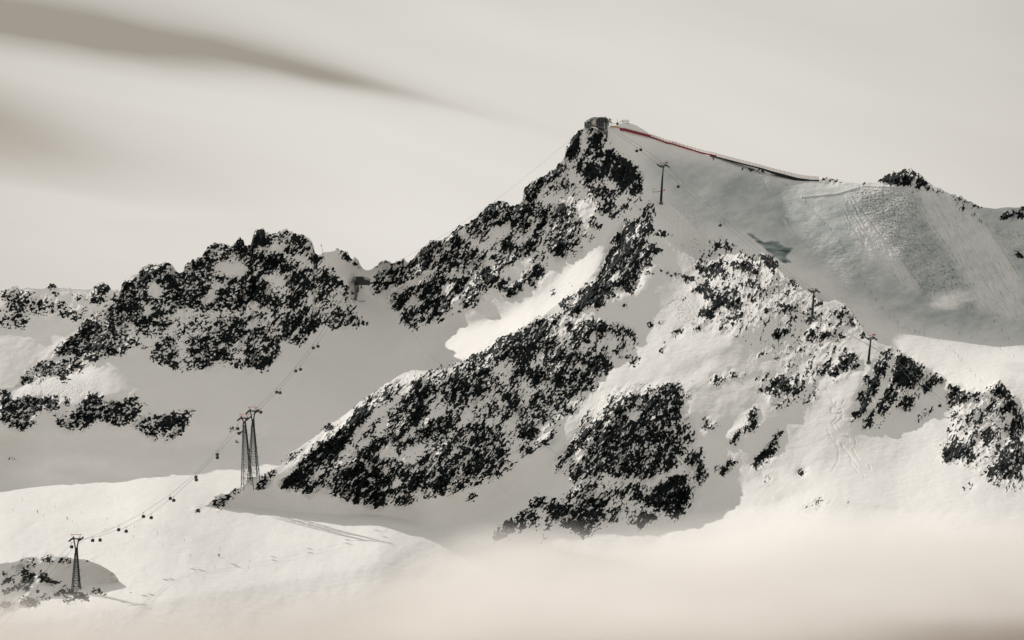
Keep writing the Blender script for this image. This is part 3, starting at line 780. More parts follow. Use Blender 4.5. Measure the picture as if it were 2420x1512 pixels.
TRK = [('H', 1, '550,270 570,300'),('H',1,'600,370 615,410 650,440'),('H',1,'650,390 640,430'),('H',1,'720,380 700,420'),('H',1,'600,460 595,490 630,515 680,510 705,485 690,460 670,475'),
 ('H',1,'655,520 640,560 600,600'),('H',1,'700,520 700,550 660,580 620,610'),('H',1,'610,620 650,680 700,720 760,740 770,765'),('H',1,'640,600 680,650 740,690'),('H',1,'810,730 835,770 825,800'),
 ('H',1.3,'690,790 710,830 760,880 790,930 850,1005'),('H',1,'805,850 830,900 865,945'),('H',1,'780,920 790,990 850,1060'),('H',.7,'640,760 670,860 660,960 600,1060'),('H',1,'895,1070 910,1100'),('H',1,'905,1110 950,1128'),
 ('H',1,'960,990 970,1030'),('H',.7,'560,650 600,740 640,780'),('D',2.2,'1120,740 1260,940 1500,1240 1650,1440'),('D',1.6,'1610,700 1640,790 1735,975 1878,1180 2060,1500'),('D',1.8,'2130,940 2200,1060 2419,1400'),
 ('D',-2.0,'730,738 900,722 1000,712 1100,682 1190,652 1300,655 1500,664 1800,700'),('K',1.2,'2190,925 2260,970 2320,1030'),('D',.9,'1700,720 1900,1050 2200,1512'),('D',.8,'1760,720 2000,1100 2300,1560'),('D',.7,'1900,800 2150,1200 2380,1600'),
 ('N',.8,'1040,360 1200,410 1400,490 1700,605'),('B',.8,'1050,900 1130,950 1250,1030 1350,1180 1500,1350'),('B',.5,'1100,980 1300,1200 1400,1400'),('F',.6,'60,1260 300,1390 640,1512'),('J',.9,'1490,600 1560,560 1700,590')]
TILE.update(N=(575,115,512/2419/4))
track = np.zeros((NV*R2, NU*R2), np.float32)
for tl_, am, s_ in TRK:
    p = TL(tl_, s_)
    for (ax, ay), (bx, by) in zip(p[:-1], p[1:]):
        x0 = int((min(ax,bx)-4-U0)*R2); x1 = int((max(ax,bx)+4-U0)*R2); y0 = int((min(ay,by)-4-V0)*R2); y1 = int((max(ay,by)+4-V0)*R2)
        X, Y = UU[y0:y1, x0:x1], VV[y0:y1, x0:x1]; L2 = (bx-ax)**2+(by-ay)**2
        k = np.clip(((X-ax)*(bx-ax)+(Y-ay)*(by-ay))/L2, 0, 1); d = np.hypot(X-ax-k*(bx-ax), Y-ay-k*(by-ay))
        pr = -np.exp(-(d/.8)**2)*am*.8; b_ = track[y0:y1, x0:x1]; track[y0:y1, x0:x1] = np.where(np.abs(pr) > np.abs(b_), pr, b_)
mogn = 1.6-np.abs(spec(R2, .9, 1.6, 6, -20, 1.6, 61))*1.3; grn = spec(R2, .9, .8, 16, 118, 6.0, 62); ripn = spec(R2, 1.1, 1, 9, 8, 3.0, 63)
def glacier_extra(u, v):
    w = np.clip((u-640)/40, 0, 1)
    return w*(bil(mog, u, v)*bil(mogn, u, v, R2)*.7+bil(groom, u, v)*bil(grn, u, v, R2)*.5+bil(ripn, u, v, R2)*.10)+bil(ruf, u, v)*bil(mogn, u, v, R2)*.5
EXTRA = {'mountain': glacier_extra, 'ridge_slope': lambda u, v: bil(ruf, u, v)*bil(mogn, u, v, R2)*.55}

TOP_M = [(-30, 396)]+TL('E', '0,270 60,255 125,245 180,190 235,140 260,95 330,65 375,60 385,20 400,0')+TL('A', '480,1480 500,1430 590,1330 640,1290 700,1250 760,1185 830,1120 905,1090 915,1050 930,1075 990,1050 1040,1000 1070,940 1120,880 1142,850 1150,800 1183,750 1195,780 1240,730 1300,690 1340,635 1400,603 1450,603 1470,590 1500,610 1530,590 1560,583 1620,600 1660,640 1700,690 1730,680 1750,600 1800,590 1815,550 1840,560 1910,530 1960,440 2030,412 2080,420 2150,430 2180,430 2230,390 2262,350 2300,375 2315,430 2370,420 2385,360 2395,305')+TL('B', '0,270 40,260 62,248 80,290 110,300 125,325 180,318 240,290 275,280 300,285 310,300 390,320 440,315 480,345 510,380 545,440 560,505 600,510 630,495 700,490 750,480 755,450 790,455 830,465 870,500 900,545 935,550 970,575 990,630 1030,660 1060,665 1100,650 1130,620 1170,590 1200,575 1260,573 1320,595 1350,575 1410,572 1450,575 1500,540 1540,480 1600,430 1650,382 1700,380 1760,380 1800,345 1850,310 1880,260 1910,245 1960,240 2010,205 2060,190 2100,140 2150,90 2200,35 2260,15 2310,8 2370,15 2390,40')+TL('C', '586,992 620,1000 688,935 695,850 710,810 745,780 800,755 855,730 900,710 930,680 990,645 1030,590 1085,540 1095,460 1115,410 1150,360 1180,320 1210,285 1245,268 1275,270 1300,258 1340,252 1370,262 1410,275 1450,275 1500,250 1550,245 1600,225 1650,218 1700,220 1750,235 1800,262 1845,290 1890,320 1950,350 2030,385 2080,395 2115,390 2150,410 2230,440 2300,465')+TL('D', '0,418 100,435 200,460 300,485 400,512 500,540 600,565 700,590 800,605 860,600 875,590 910,575 940,590 1000,600 1080,625 1140,630 1180,640 1225,615 1260,630 1300,620 1340,590 1390,550 1440,545 1500,528 1545,518 1590,530 1625,570 1670,605 1710,640 1780,675 1850,710 1950,745 2040,785 2110,815 2200,828 2270,815 2340,818 2400,815')+[(1060, 214)]
TOP_F = [(-30, 285)]+TL('A', '0,850 40,842 85,852 130,810 165,805 185,840 225,828 260,820 300,830 380,835 440,828 465,795 495,782 530,800 540,825 600,825 645,838 658,818 668,838 750,838 800,845 870,835 905,800 935,768 965,770 1000,785 1035,810 1050,850 1080,860 1125,852 1250,930 1500,1100')
TOP_C = [(176, 522), (181, 515)]+TL('E', '1740,1436 1790,1432 1830,1400 1960,1370 2000,1330 2080,1260 2170,1255 2200,1225 2260,1205 2300,1196')+[(246.5,483),(248.3,477.3),(259.5,476.2)]+TL('F', '60,1100 110,1060 180,1020 250,985 280,930 330,880 420,820 460,790 520,750 600,700 650,640 700,600 760,575 820,530 890,480 950,430 1010,380 1100,320 1200,250 1300,180 1380,130 1440,105 1520,97 1620,100 1700,97 1760,88 1830,75 1880,50 1940,15 1970,0')+TL('B', '2060,1460 2150,1450 2200,1430 2260,1350 2320,1300 2380,1265')+TL('J', '0,880 60,840 130,810 180,770 230,740 290,715 430,600 620,500 700,420 790,395 805,300 880,200 900,130 960,70 1010,20')+[(623.6, 224.9), (626, 216), (636, 213), (640.5, 205.8), (645.8, 195.2), (651, 193), (667, 201.6), (682.8, 214.3), (693.4, 227), (706, 240.8)]+TL('D', '70,1068 150,1085 240,1140 330,1200 400,1230 420,1165 460,1165 500,1195 550,1230 553,1290 600,1345 680,1385 740,1440')+TL('K', '370,385 440,430 470,480 510,485 570,495 610,480 640,473 690,495 735,525 760,570 800,620 850,670 890,740 935,800 1000,850 1060,885 1130,905 1200,920 1250,960 1330,1010 1400,1060 1480,1100 1540,1130 1620,1170 1670,1210 1700,1250 1760,1265 1840,1268 1890,1310 1960,1350 2030,1365 2080,1320 2140,1270 2180,1240 2210,1275 2260,1320 2300,1380 2340,1420 2370,1480 2390,1510')+TL('H', '2410,530 2419,570')+[(1060, 440)]
TOP_K = [(-30, 566)]+TL('I', '0,790 60,780 100,780 160,770 200,745 270,735 320,720 350,740 400,725 440,715 490,705 530,725 600,730 650,735 700,745 760,748 830,755 860,770 950,805 1020,845 1080,885 1130,960 1180,1000 1250,1040 1350,1060 1500,1090 1700,1150')

CP_F = [(-60,290,4330),(0,285,4330),(60,285,4330),(115,290,4330),(200,340,4330),(0,330,4290),(80,330,4290),(0,380,4230),(60,380,4235),(120,360,4260),(0,420,4190),(100,420,4190)]
CP_M = [(0,390,4010),(-60,400,4000),(50,360,4080),(115,290,4180),(150,262,4210),(262,228,4260),(310,240,4265),(372,272,4340),
        (60,395,4000),(110,385,4020),(100,430,3965),(195,440,3975),(0,440,3945),(200,375,4090),(300,370,4140),(0,470,3900),(120,470,3890),(250,460,3950),(0,500,3790),(150,500,3800),(250,510,3840),
        (0,540,3690),(200,540,3730),(380,545,3765),(300,510,3850),(350,522,3832),(0,600,3610),(200,600,3600),(0,680,3500),(300,680,3480),(500,680,3500),(480,560,3800),(700,680,3450),(1000,680,3450),
        (400,340,4240),(350,400,4110),(420,330,4255),(480,335,4185),(440,355,4210),(300,430,4020),
        (380,290,4340),(450,235,4330),(530,190,4350),(560,150,4370),(600,125,4390),(540,250,4290),(530,318,4150),(600,220,4265),
        (640,165,4390),(660,200,4340),(700,160,4430),(760,180,4440),(820,182,4430),(900,165,4420),(1020,208,4360),(1080,220,4360),
        (700,220,4320),(760,250,4300),(850,250,4310),(1000,250,4305),(900,300,4255),(1000,300,4255),(820,310,4250),(900,340,4195),(1000,340,4215),(1080,300,4262),(1080,345,4222),(1000,380,4080),(1080,380,4080),(940,380,4120),
        (600,340,4110),(700,340,4230),(600,450,4080),(700,450,4080),(900,450,4040),(1050,480,4000),(800,600,3650)]
CP_C = [(178,518,3850),(200,505,3855),(250,483,3885),(320,425,3950),(395,372,4015),(440,368,4020),(300,500,3860),(350,515,3840),(430,520,3800),(360,545,3830),(250,530,3870),(300,580,3780),
        (200,560,3850),(300,640,3640),(180,640,3640),(400,430,3925),(440,480,3850),(500,400,3990),(512,333,4090),(560,305,4140),(600,270,4180),(620,240,4240),(640,206,4325),(665,202,4330),(706,241,4275),
        (650,260,4200),(720,290,4130),(770,270,4150),(740,330,4060),(640,330,4100),(600,360,4060),(680,350,4050),(560,400,3980),(540,460,3880),(480,530,3790),
        (620,388,3990),(700,382,3995),(640,450,3900),(660,500,3850),(600,530,3800),(700,500,3850),(740,440,3920),(800,370,4020),(800,320,4080),(815,305,4090),(870,355,4040),(945,392,4000),(1000,380,3985),(1024,420,3970),(1080,440,3960),
        (850,430,3940),(800,490,3850),(900,490,3850),(940,420,3960),(1000,460,3880),(1000,500,3800),(560,570,3720),(800,540,3730),(1000,560,3650),(600,640,3560),(1000,640,3450),(400,640,3620),(1080,640,3450)]
CP_K = [(-60,565,3600),(0,563,3610),(60,557,3625),(100,565,3615),(130,590,3590),(180,600,3570),(0,600,3585),(60,600,3588),(100,600,3598),(0,640,3530),(80,640,3540),(180,640,3600),(0,690,3400),(180,690,3600),(140,620,3650),(180,640,3720)]
# hollows, spurs and shoulders: softness, extra fall to the right, extra fall towards the viewer, outline
def z(s, gx, gz, *parts): return (s, gx, gz, sum([TL(t, q) for t, q in parts], []))
ZM = [
 z(3, .5, -1.3, ('Z', '440,325 480,322 512,312 540,296 563,274 586,250 600,222 575,225 550,255 500,270 450,300')),
 z(5, .35, -.9, ('Z', '-64,300 110,290 262,215 330,240 380,275 440,330 420,380 300,460 300,435 256,438 235,446 180,453 127,458 100,468 24,478 -64,478')),
 z(4, .6, -1.5, ('Z', '-64,425 100,435 200,425 250,436 180,452 127,458 100,468 24,478 -64,478')),
 z(3, -1.0, 1.9, ('E', '150,230 400,150 640,140 850,60 1000,130 1230,220 1400,290 1000,350 760,440 500,340 200,330')),
 z(3, -.6, .8, ('E', '1420,350 1560,350 1700,470 1450,500')),
 z(3, -.3, 1.3, ('Z', '-64,480 24,480 100,470 127,460 180,455 235,448 256,440 300,436 330,430 400,560 -64,640')),
 z(3, .3, -.6, ('Z', '440,235 600,120 650,210 600,265 545,305 500,330 440,325 400,300')),
 z(5, -.9, 1.5, ('J', '-100,760 0,755 100,730 230,660 340,590 400,480 480,350 540,280 620,200 700,120 900,150 760,420 300,720 -100,900'), ),
 z(5, -.9, 2.6, ('B', '1560,1240 1830,1280 2100,1240 2250,1210 2500,1140 2500,1512 1680,1512 1660,1470 1740,1400')),
 z(6, .25, -.8, ('Z', '620,125 706,160 820,185 960,190 1080,220 1080,240 980,300 900,330 800,300 760,260 706,240 650,200')),
 z(5, .1, -.6, ('K', '700,380 1000,400 1700,500 2100,620 2419,760 2419,860 1700,800 1100,720 850,640')),
 z(3, .4, -.8, ('K', '1300,560 2000,560 2600,650 3200,660 3200,900 2600,880 2000,830 1500,770 1100,700')),
 z(2.5, -.5, 1.6, ('K', '870,700 1100,730 1500,790 2000,850 2500,890 3200,920 3200,1200 2100,1200 1500,1000')),
 z(5, -.4, .5, ('D', '1050,960 1260,940 1900,1000 2419,1100 2419,1500 1700,1500 1300,1250')),
]
ZC = [
 z(4, -.7, 1.2, ('Z', '745,300 800,285 830,300 880,350 870,380 850,400 780,400 750,360')),
 z(5, -.3, .8, ('Z', '800,400 860,390 900,420 1030,440 1030,520 820,520 790,470')),
 z(1.5, .5, -1.4, ('H', '400,1310 520,1300 640,1318 800,1330 1000,1360 1250,1400 900,1420 640,1370')),
 z(3, -.5, 1.0, ('J', '290,700 800,300 1000,20 1100,-200 1270,-420 1350,-400 1250,-100 1000,60 880,220 620,520')),
 z(3, .6, -1.3, ('F', '60,1100 350,1040 700,700 1100,430 1420,200 1700,180 2500,0 2419,1250 2050,1512 1000,1512 760,1430 500,1340 0,1250')),
 z(3, .5, -1.2, ('L', '-200,300 1200,0 1300,60 1200,250 700,500 300,700 0,730 -200,700')),
 z(3, .7, -1.2, ('J', '1220,400 1480,560 1600,700 1650,900 1870,1100 1800,1210 1620,1310 1300,1360 800,1440 400,1512 300,1300 600,800 1000,560')),
 z(2.5, .6, -1.3, ('G', '1000,420 1500,230 1900,215 1950,330 2150,560 2000,700 2200,720 2419,560 2480,640 2419,900 2640,1120 2770,1230 2660,1300 2419,1380 1640,1440 1300,1400 1000,1100 900,700')),
 z(3, .35, -.7, ('G', '0,400 560,360 800,200 860,300 640,500 620,650 560,850 400,1000 330,1080 200,1170 0,1270')),
 z(4, .3, -.5, ('G', '560,1000 900,500 1000,420 1300,900 1640,1440 900,1512 200,1512 300,1330 600,1150')),
 z(3, .6, -1., ('H', '800,450 1100,400 1370,420 1250,560 1100,630 820,610')),
 z(5, -.3, .4, ('G', '380,1080 560,800 900,480 700,900 560,1150 200,1300')),
 z(6, -.1, .4, ('H', '0,0 800,0 780,500 900,650 1700,650 1700,1100 600,1300 300,1100 60,600')),
 z(3, -.5, .9, ('J', '1480,560 1700,300 2300,300 2419,700 1900,1100 1700,900')),
]
ZK = [ z(2, 2.2, -1.8, ('I', '400,770 750,760 1000,830 1130,960 1000,960 700,930')), z(3, -.3, .4, ('I', '0,850 350,830 400,1000 0,1000'))]
D_F = lay(CP_F, []); D_M = lay(CP_M, ZM); D_C = lay(CP_C, ZC); D_K = lay(CP_K, ZK)
def merge(Da, Db, pts, s, gap):
    r = poly_fill(pts); m = np.zeros((NV, NU)); m[r[2]:r[4], r[1]:r[3]] = r[0]; m = fgauss(m, s)
    return Da*(1-m)+(Db-gap)*m
D_C = merge(D_C, D_M, [(100,524),(180,522),(250,508),(310,520),(370,537),(430,548),(700,580),(1100,580),(1200,800),(0,800)], 9, -4)
D_K = merge(D_K, D_M, [(112,578),(135,585),(200,588),(200,800),(-100,800),(-100,632),(100,628),(120,605)], 4, -3)

LO_M = [(-400, 690), (450, 690), (660, 430), (760, 375), (860, 400), (1024, 460), (1500, 470)]
far_ridge = sheet('far_ridge', TOP_F, [(-500, 430), (0, 430), (200, 400)], D_F, ends=(120, None), key=1)
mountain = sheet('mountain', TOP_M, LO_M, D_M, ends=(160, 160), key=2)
ridge_slope = sheet('ridge_slope', TOP_C, [(-100, 600), (176, 600), (250, 680), (1500, 700)], D_C, ends=(None, 160), key=3)
knoll = sheet('rocky_knoll', TOP_K, [(-500, 690), (90, 690), (180, 640)], D_K, ends=(120, None), key=4)

def snow_plain():
    bm = bmesh.new(); n = 60
    vs = []
    for j in range(n+1):
        for i in range(n+1):
            x = (i/n-.5)*16000; y = -3000+j/n*19000
            r = max(0, math.hypot(x, y-3700)-1200)
            z = -330+math.sin(x*.0021+1)*math.cos(y*.0017)*25-max(0, -abs(y-4200)+900)*.02
            vs.append(bm.verts.new((x, y, z)))
    for j in range(n):
        for i in range(n):
            a = j*(n+1)+i; bm.faces.new((vs[a], vs[a+1], vs[a+n+2], vs[a+n+1])).smooth = True
    me = bpy.data.meshes.new('snow_plain'); bm.to_mesh(me); bm.free()
    for nm, v in (('bare', -.5),):
        at = me.attributes.new(nm, 'FLOAT', 'POINT'); at.data.foreach_set('value', np.full(len(me.vertices), v, np.float32))
    me.materials.append(LAND)
    o = bpy.data.objects.new('snow_plain', me); S.collection.objects.link(o); o['kind'] = 'structure'
snow_plain()

def ground(D, u, v):
    """depth of the ground seen at u, v on a mass"""
    return float(bil(D, np.array([u], float), np.array([v], float))[0]-bil(relief, np.array([u], float), np.array([v], float), R2)[0]-bil(swell, np.array([u], float), np.array([v], float), R2)[0])
# ------------------------------------------------------------------ fog bank lying in the valley
def fog_bank(name='fog_bank', label='pale fog bank filling the valley below the rocks', c=(0,3430,-225), dm=(1700,1000,200), puff=None):
    m = bpy.data.materials.new('fog'); m.use_nodes = True
    N = m.node_tree.nodes; L = m.node_tree.links; N.clear()
    out = N.new('ShaderNodeOutputMaterial'); pv = N.new('ShaderNodeVolumePrincipled')
    geo = N.new('ShaderNodeNewGeometry'); sp = N.new('ShaderNodeSeparateXYZ'); L.new(geo.outputs['Position'], sp.inputs[0])
    def mth(op, *v):
        n = N.new('ShaderNodeMath'); n.operation = op
        for i, x in enumerate(v):
            if isinstance(x, (int, float)): n.inputs[i].default_value = x
            else: L.new(x, n.inputs[i])
        return n.outputs[0]
    def ss(x, a, b, c=0., d=1.):
        n = N.new('ShaderNodeMapRange'); n.interpolation_type = 'SMOOTHSTEP'; L.new(x, n.inputs[0])
        for i, q in enumerate((a, b, c, d)): n.inputs[i+1].default_value = q
        return n.outputs[0]
    nz = N.new('ShaderNodeTexNoise'); nz.inputs['Scale'].default_value = .008; nz.inputs['Detail'].default_value = 3; nz.inputs['Roughness'].default_value = .5
    L.new(geo.outputs['Position'], nz.inputs['Vector'])
    X, Y, Z = sp.outputs
    n2 = N.new('ShaderNodeTexNoise'); n2.inputs['Scale'].default_value = .028; n2.inputs['Detail'].default_value = 4; n2.inputs['Roughness'].default_value = .6
    mp = N.new('ShaderNodeMapping'); mp.inputs['Scale'].default_value = (.6, .8, 1.7); L.new(geo.outputs['Position'], mp.inputs[0]); L.new(mp.outputs[0], n2.inputs['Vector'])
    top = mth('ADD', ss(X, -130, 0, -178, -144), ss(X, 90, 240, 0, 12))
    top = mth('ADD', top, mth('MULTIPLY', mth('SUBTRACT', nz.outputs[0], .5), 56))
    top = mth('ADD', top, mth('MULTIPLY', mth('SUBTRACT', n2.outputs[0], .5), 40))
    d = ss(mth('SUBTRACT', top, Z), -14, 34)
    d = mth('MULTIPLY', d, ss(n2.outputs[0], .32, .60, .30, 1.5))
    # drifting mist over the left valley, and a puff of blown snow on the glacier
    def blob(cx, cy, cz, rx, ry, rz, amp):
        q = mth('ADD', mth('ADD', mth('POWER', mth('DIVIDE', mth('SUBTRACT', X, cx), rx), 2.0), mth('POWER', mth('DIVIDE', mth('SUBTRACT', Y, cy), ry), 2.0)), mth('POWER', mth('DIVIDE', mth('SUBTRACT', Z, cz), rz), 2.0))
        return mth('MULTIPLY', ss(q, 1.0, 0.0), amp)
    W2 = ss(n2.outputs[0], .42, .66, 0, 1.6)
    if puff is None: L.new(mth('MULTIPLY', d, .0095), pv.inputs['Density'])
    else:
        acc = None
        for q in puff:
            k = blob(*q); acc = k if acc is None else mth('ADD', acc, k)
        L.new(mth('MULTIPLY', acc, W2), pv.inputs['Density'])
    mc = N.new('ShaderNodeMix'); mc.data_type = 'RGBA'
    br = mth('MULTIPLY', mth('ADD', .34, mth('MULTIPLY', ss(X, 110, 330), 1.0)), ss(Z, -146, -186))
    L.new(br, mc.inputs['Factor'])
    mc.inputs['A'].default_value = (.968, .940, .912, 1); mc.inputs['B'].default_value = (.40, .335, .275, 1)
    L.new(mc.outputs['Result'], pv.inputs['Color']); pv.inputs['Anisotropy'].default_value = .3
    L.new(pv.outputs[0], out.inputs['Volume'])
    m.cycles.volume_step_rate = 1.0
    bm = bmesh.new(); bmesh.ops.create_cube(bm, size=1)
    for v in bm.verts: v.co = (c[0]+v.co.x*dm[0], c[1]+v.co.y*dm[1], c[2]+v.co.z*dm[2])
    me = bpy.data.meshes.new(name); bm.to_mesh(me); bm.free(); me.materials.append(m)
    o = bpy.data.objects.new(name, me); S.collection.objects.link(o)
    o['kind'] = 'stuff'; o['label'] = label; o['category'] = 'fog'
fog_bank()
fog_bank('mist', 'thin drifting mist at the shadow edge over the left valley', (-255,3790,-84), (330,150,70), [(-300,3790,-103,70,60,18,.0016),(-235,3790,-101,75,60,17,.0016)])
fog_bank('blown_snow', 'small white puff of blown snow low on the glacier', (322,4190,14), (80,80,36), [(322,4190,15,20,26,10,.020),(333,4190,17,15,22,7,.010)])
S.cycles.volume_step_rate = 1.0; S.cycles.volume_max_steps = 256
# ------------------------------------------------------------------ things on the mountain
TILE.update(N=(575,115,512/2419/4), O=(220,400,512/2419/4), Q=(55,530,200/1080/4), R=(342.5,270,160/1728/4), U=(800,282.5,360/1512/4))
def mat(name, col, rough=.6, metal=0.0, spec_=.3, vary=.25, scale=1.5, alpha=1.0):
    m, N, L, B = new_mat(name)
    tc = N.new('ShaderNodeTexCoord'); nz = N.new('ShaderNodeTexNoise'); nz.inputs['Scale'].default_value = scale; nz.inputs['Detail'].default_value = 4
    L.new(tc.outputs['Object'], nz.inputs['Vector'])
    r = N.new('ShaderNodeValToRGB'); L.new(nz.outputs[0], r.inputs[0]); e = r.color_ramp.elements
    e[0].position = .3; e[1].position = .7
    e[0].color = tuple(c*(1-vary) for c in col)+(1,); e[1].color = tuple(min(1, c*(1+vary)) for c in col)+(1,)
    L.new(r.outputs[0], B.inputs['Base Color'])
    B.inputs['Roughness'].default_value = rough; B.inputs['Metallic'].default_value = metal; B.inputs['Specular IOR Level'].default_value = spec_
    B.inputs['Alpha'].default_value = alpha
    return m
M_ = dict(
 steel=mat('dark_galvanised_steel', (.022,.030,.032), .55, .3), grey=mat('grey_metal_cladding', (.30,.29,.27), .45, .4, vary=.08),
 pale=mat('pale_metal_cladding', (.52,.50,.46), .4, .5, vary=.06), conc=mat('concrete', (.09,.10,.10), .85), red=mat('red_paint', (.42,.035,.04), .5, vary=.1),
 glass=mat('dark_glass', (.012,.02,.022), .12, 0, .6), gsh=mat('greenish_glass', (.13,.17,.16), .15, 0, .6), black=mat('black_shell', (.006,.010,.011), .35, 0, .4),
 redc=mat('red_cabin_paint', (.12,.010,.012), .35, vary=.1), rope=mat('steel_rope', (.07,.07,.068), .5, .4), net=mat('red_safety_net', (.28,.032,.05), .8, vary=.2, scale=3, alpha=.88),
 pnet=mat('faded_safety_net', (.62,.44,.36), .8, vary=.1, alpha=.28), yel=mat('yellow_netting', (.50,.30,.12), .8, alpha=.8), wood=mat('dark_timber', (.018,.020,.018), .8),
 skin=mat('skin', (.45,.28,.2), .6), suitd=mat('dark_ski_suit', (.015,.02,.03), .8), suitr=mat('red_ski_suit', (.25,.03,.03), .8), org=mat('orange_beacon', (.5,.06,.03), .5))
class MB:
    def __init__(s): s.bm = bmesh.new()
    def box(s, c, d, rot=None):
        r = bmesh.ops.create_cube(s.bm, size=1)['verts']
        m = Matrix.Translation(c) @ (rot or Matrix()) @ Matrix.Diagonal((d[0], d[1], d[2], 1))
        bmesh.ops.transform(s.bm, matrix=m, verts=r); return s
    def bar(s, a, b, r1, r2=None, n=6):
        a = Vector(a); b = Vector(b); d = b-a
        if d.length < 1e-6: return s
        q = d.to_track_quat('Z', 'Y').to_matrix().to_4x4()
        r = bmesh.ops.create_cone(s.bm, cap_ends=True, segments=n, radius1=r1, radius2=r1 if r2 is None else r2, depth=d.length)['verts']
        bmesh.ops.transform(s.bm, matrix=Matrix.Translation((a+b)/2) @ q, verts=r); return s
    def beam(s, a, b, w, h):
        a = Vector(a); b = Vector(b); d = b-a; q = d.to_track_quat('Z', 'Y').to_matrix().to_4x4()
        return s.box((a+b)/2, (w, h, d.length), q)
    def ball(s, c, r, sub=2, sc=(1,1,1)):
        v = bmesh.ops.create_icosphere(s.bm, subdivisions=sub, radius=r)['verts']
        bmesh.ops.transform(s.bm, matrix=Matrix.Translation(c) @ Matrix.Diagonal((*sc, 1)), verts=v); return s
    def loft(s, rings, cap=True):
        vs = [[s.bm.verts.new(p) for p in r] for r in rings]; n = len(vs[0])
        for a, b in zip(vs[:-1], vs[1:]):
            for i in range(n): s.bm.faces.new((a[i], a[(i+1)%n], b[(i+1)%n], b[i]))
        if cap: s.bm.faces.new(vs[0][::-1]); s.bm.faces.new(vs[-1])
        return s
    def build(s, name, m, parent=None, smooth=False):
        bmesh.ops.recalc_face_normals(s.bm, faces=s.bm.faces)
        if smooth:
            for f in s.bm.faces: f.smooth = True
        me = bpy.data.meshes.new(name); s.bm.to_mesh(me); s.bm.free(); me.materials.append(M_[m])
        o = bpy.data.objects.new(name, me); S.collection.objects.link(o)
        if parent is not None: o.parent = parent
        return o
def tag(o, label, cat, group=None):
    o['label'] = label; o['category'] = cat
    if group: o['group'] = group
    return o
def thing(name, loc, label, cat, group=None, rz=0.0):
    o = bpy.data.objects.new(name, None); S.collection.objects.link(o); o.empty_display_size = .5
    o.location = loc; o.rotation_euler = (0, 0, rz); return tag(o, label, cat, group)
def kids(o): return [c for c in bpy.data.objects if c.parent == o]
def copy_tree(o, parent=None):
    c = o.copy(); S.collection.objects.link(c); c.parent = parent
    for k in kids(o): copy_tree(k, c)
    return c
ORD = ['first','second','third','fourth','fifth','sixth','seventh','eighth','ninth','tenth','eleventh','twelfth','thirteenth','fourteenth','fifteenth','sixteenth','seventeenth','eighteenth','nineteenth','twentieth','twenty-first','twenty-second','twenty-third','twenty-fourth','twenty-fifth','twenty-sixth','twenty-seventh','twenty-eighth','twenty-ninth','thirtieth','thirty-first','thirty-second','thirty-third','thirty-fourth','thirty-fifth']
gM = lambda u, v: ground(D_M, u, v)
gC = lambda u, v: ground(D_C, u, v)
gK = lambda u, v: ground(D_K, u, v)
def mpp(y): return y/F

# --- gondola cabins
def make_cabin(label):
    t = thing('gondola_cabin', (0,0,0), label, 'gondola', 'gondola cabins hanging from the lift ropes')
    def ring(z, w, d): return [(w*math.copysign(abs(math.cos(a))**.6, math.cos(a)), d*math.copysign(abs(math.sin(a))**.6, math.sin(a)), z) for a in [2*math.pi*k/14 for k in range(14)]]
    b = MB(); b.loft([ring(-3.62,.62,.62), ring(-3.45,.92,.86), ring(-3.0,1.10,.98)]); b.build('lower_shell', 'redc', t, True)
    b = MB(); b.loft([ring(-3.0,1.09,.97), ring(-2.4,1.14,1.0), ring(-1.85,1.02,.9)]); b.build('window_band', 'glass', t, True)
    b = MB(); b.loft([ring(-1.85,1.04,.92), ring(-1.62,.8,.72), ring(-1.5,.3,.3)]); b.build('roof', 'black', t, True)
    b = MB(); b.bar((.05,0,-1.5), (.1,0,-.9), .07); b.bar((.1,0,-.9), (.42,0,-.25), .07); b.bar((.42,0,-.25), (0,0,0), .07); b.build('hanger', 'steel', t)
    b = MB(); b.box((0,0,0), (.55,.3,.22)); b.box((0,0,.16), (.3,.22,.12)); b.build('grip', 'steel', t)
    b = MB(); b.box((.3,-1.02,-3.1), (.7,.12,.55)); b.box((-.45,-1.02,-3.1), (.5,.12,.45)); b.build('ski_rack', 'steel', t)
    return t
def make_frame_cabin():
    t = thing('service_basket', (0,0,0), 'pale open metal service basket', 'service basket', 'open service baskets on the summit rope')
    b = MB()
    for sx in (-.75,.75):
        for sy in (-.6,.6): b.bar((sx,sy,-3.7), (sx*.8,sy*.8,-2.0), .06)
    for z, k in ((-3.7,1),(-3.0,.94),(-2.0,.8)):
        for p, q in (((-1,-1),(1,-1)),((1,-1),(1,1)),((1,1),(-1,1)),((-1,1),(-1,-1))): b.bar((p[0]*.75*k,p[1]*.6*k,z),(q[0]*.75*k,q[1]*.6*k,z),.05)
    b.build('basket_frame', 'grey', t)
    MB().box((0,0,-3.66),(1.5,1.2,.06)).build('floor_plate','pale',t)
    b = MB(); b.bar((0,0,-2.0),(.1,0,-.6),.06); b.bar((.1,0,-.6),(0,0,0),.06); b.bar((-.55,0,-2),(0,0,-1.6),.05); b.bar((.55,0,-2),(0,0,-1.6),.05); b.build('hanger','steel',t)
    MB().box((0,0,0),(.5,.3,.22)).build('grip','steel',t)
    return t

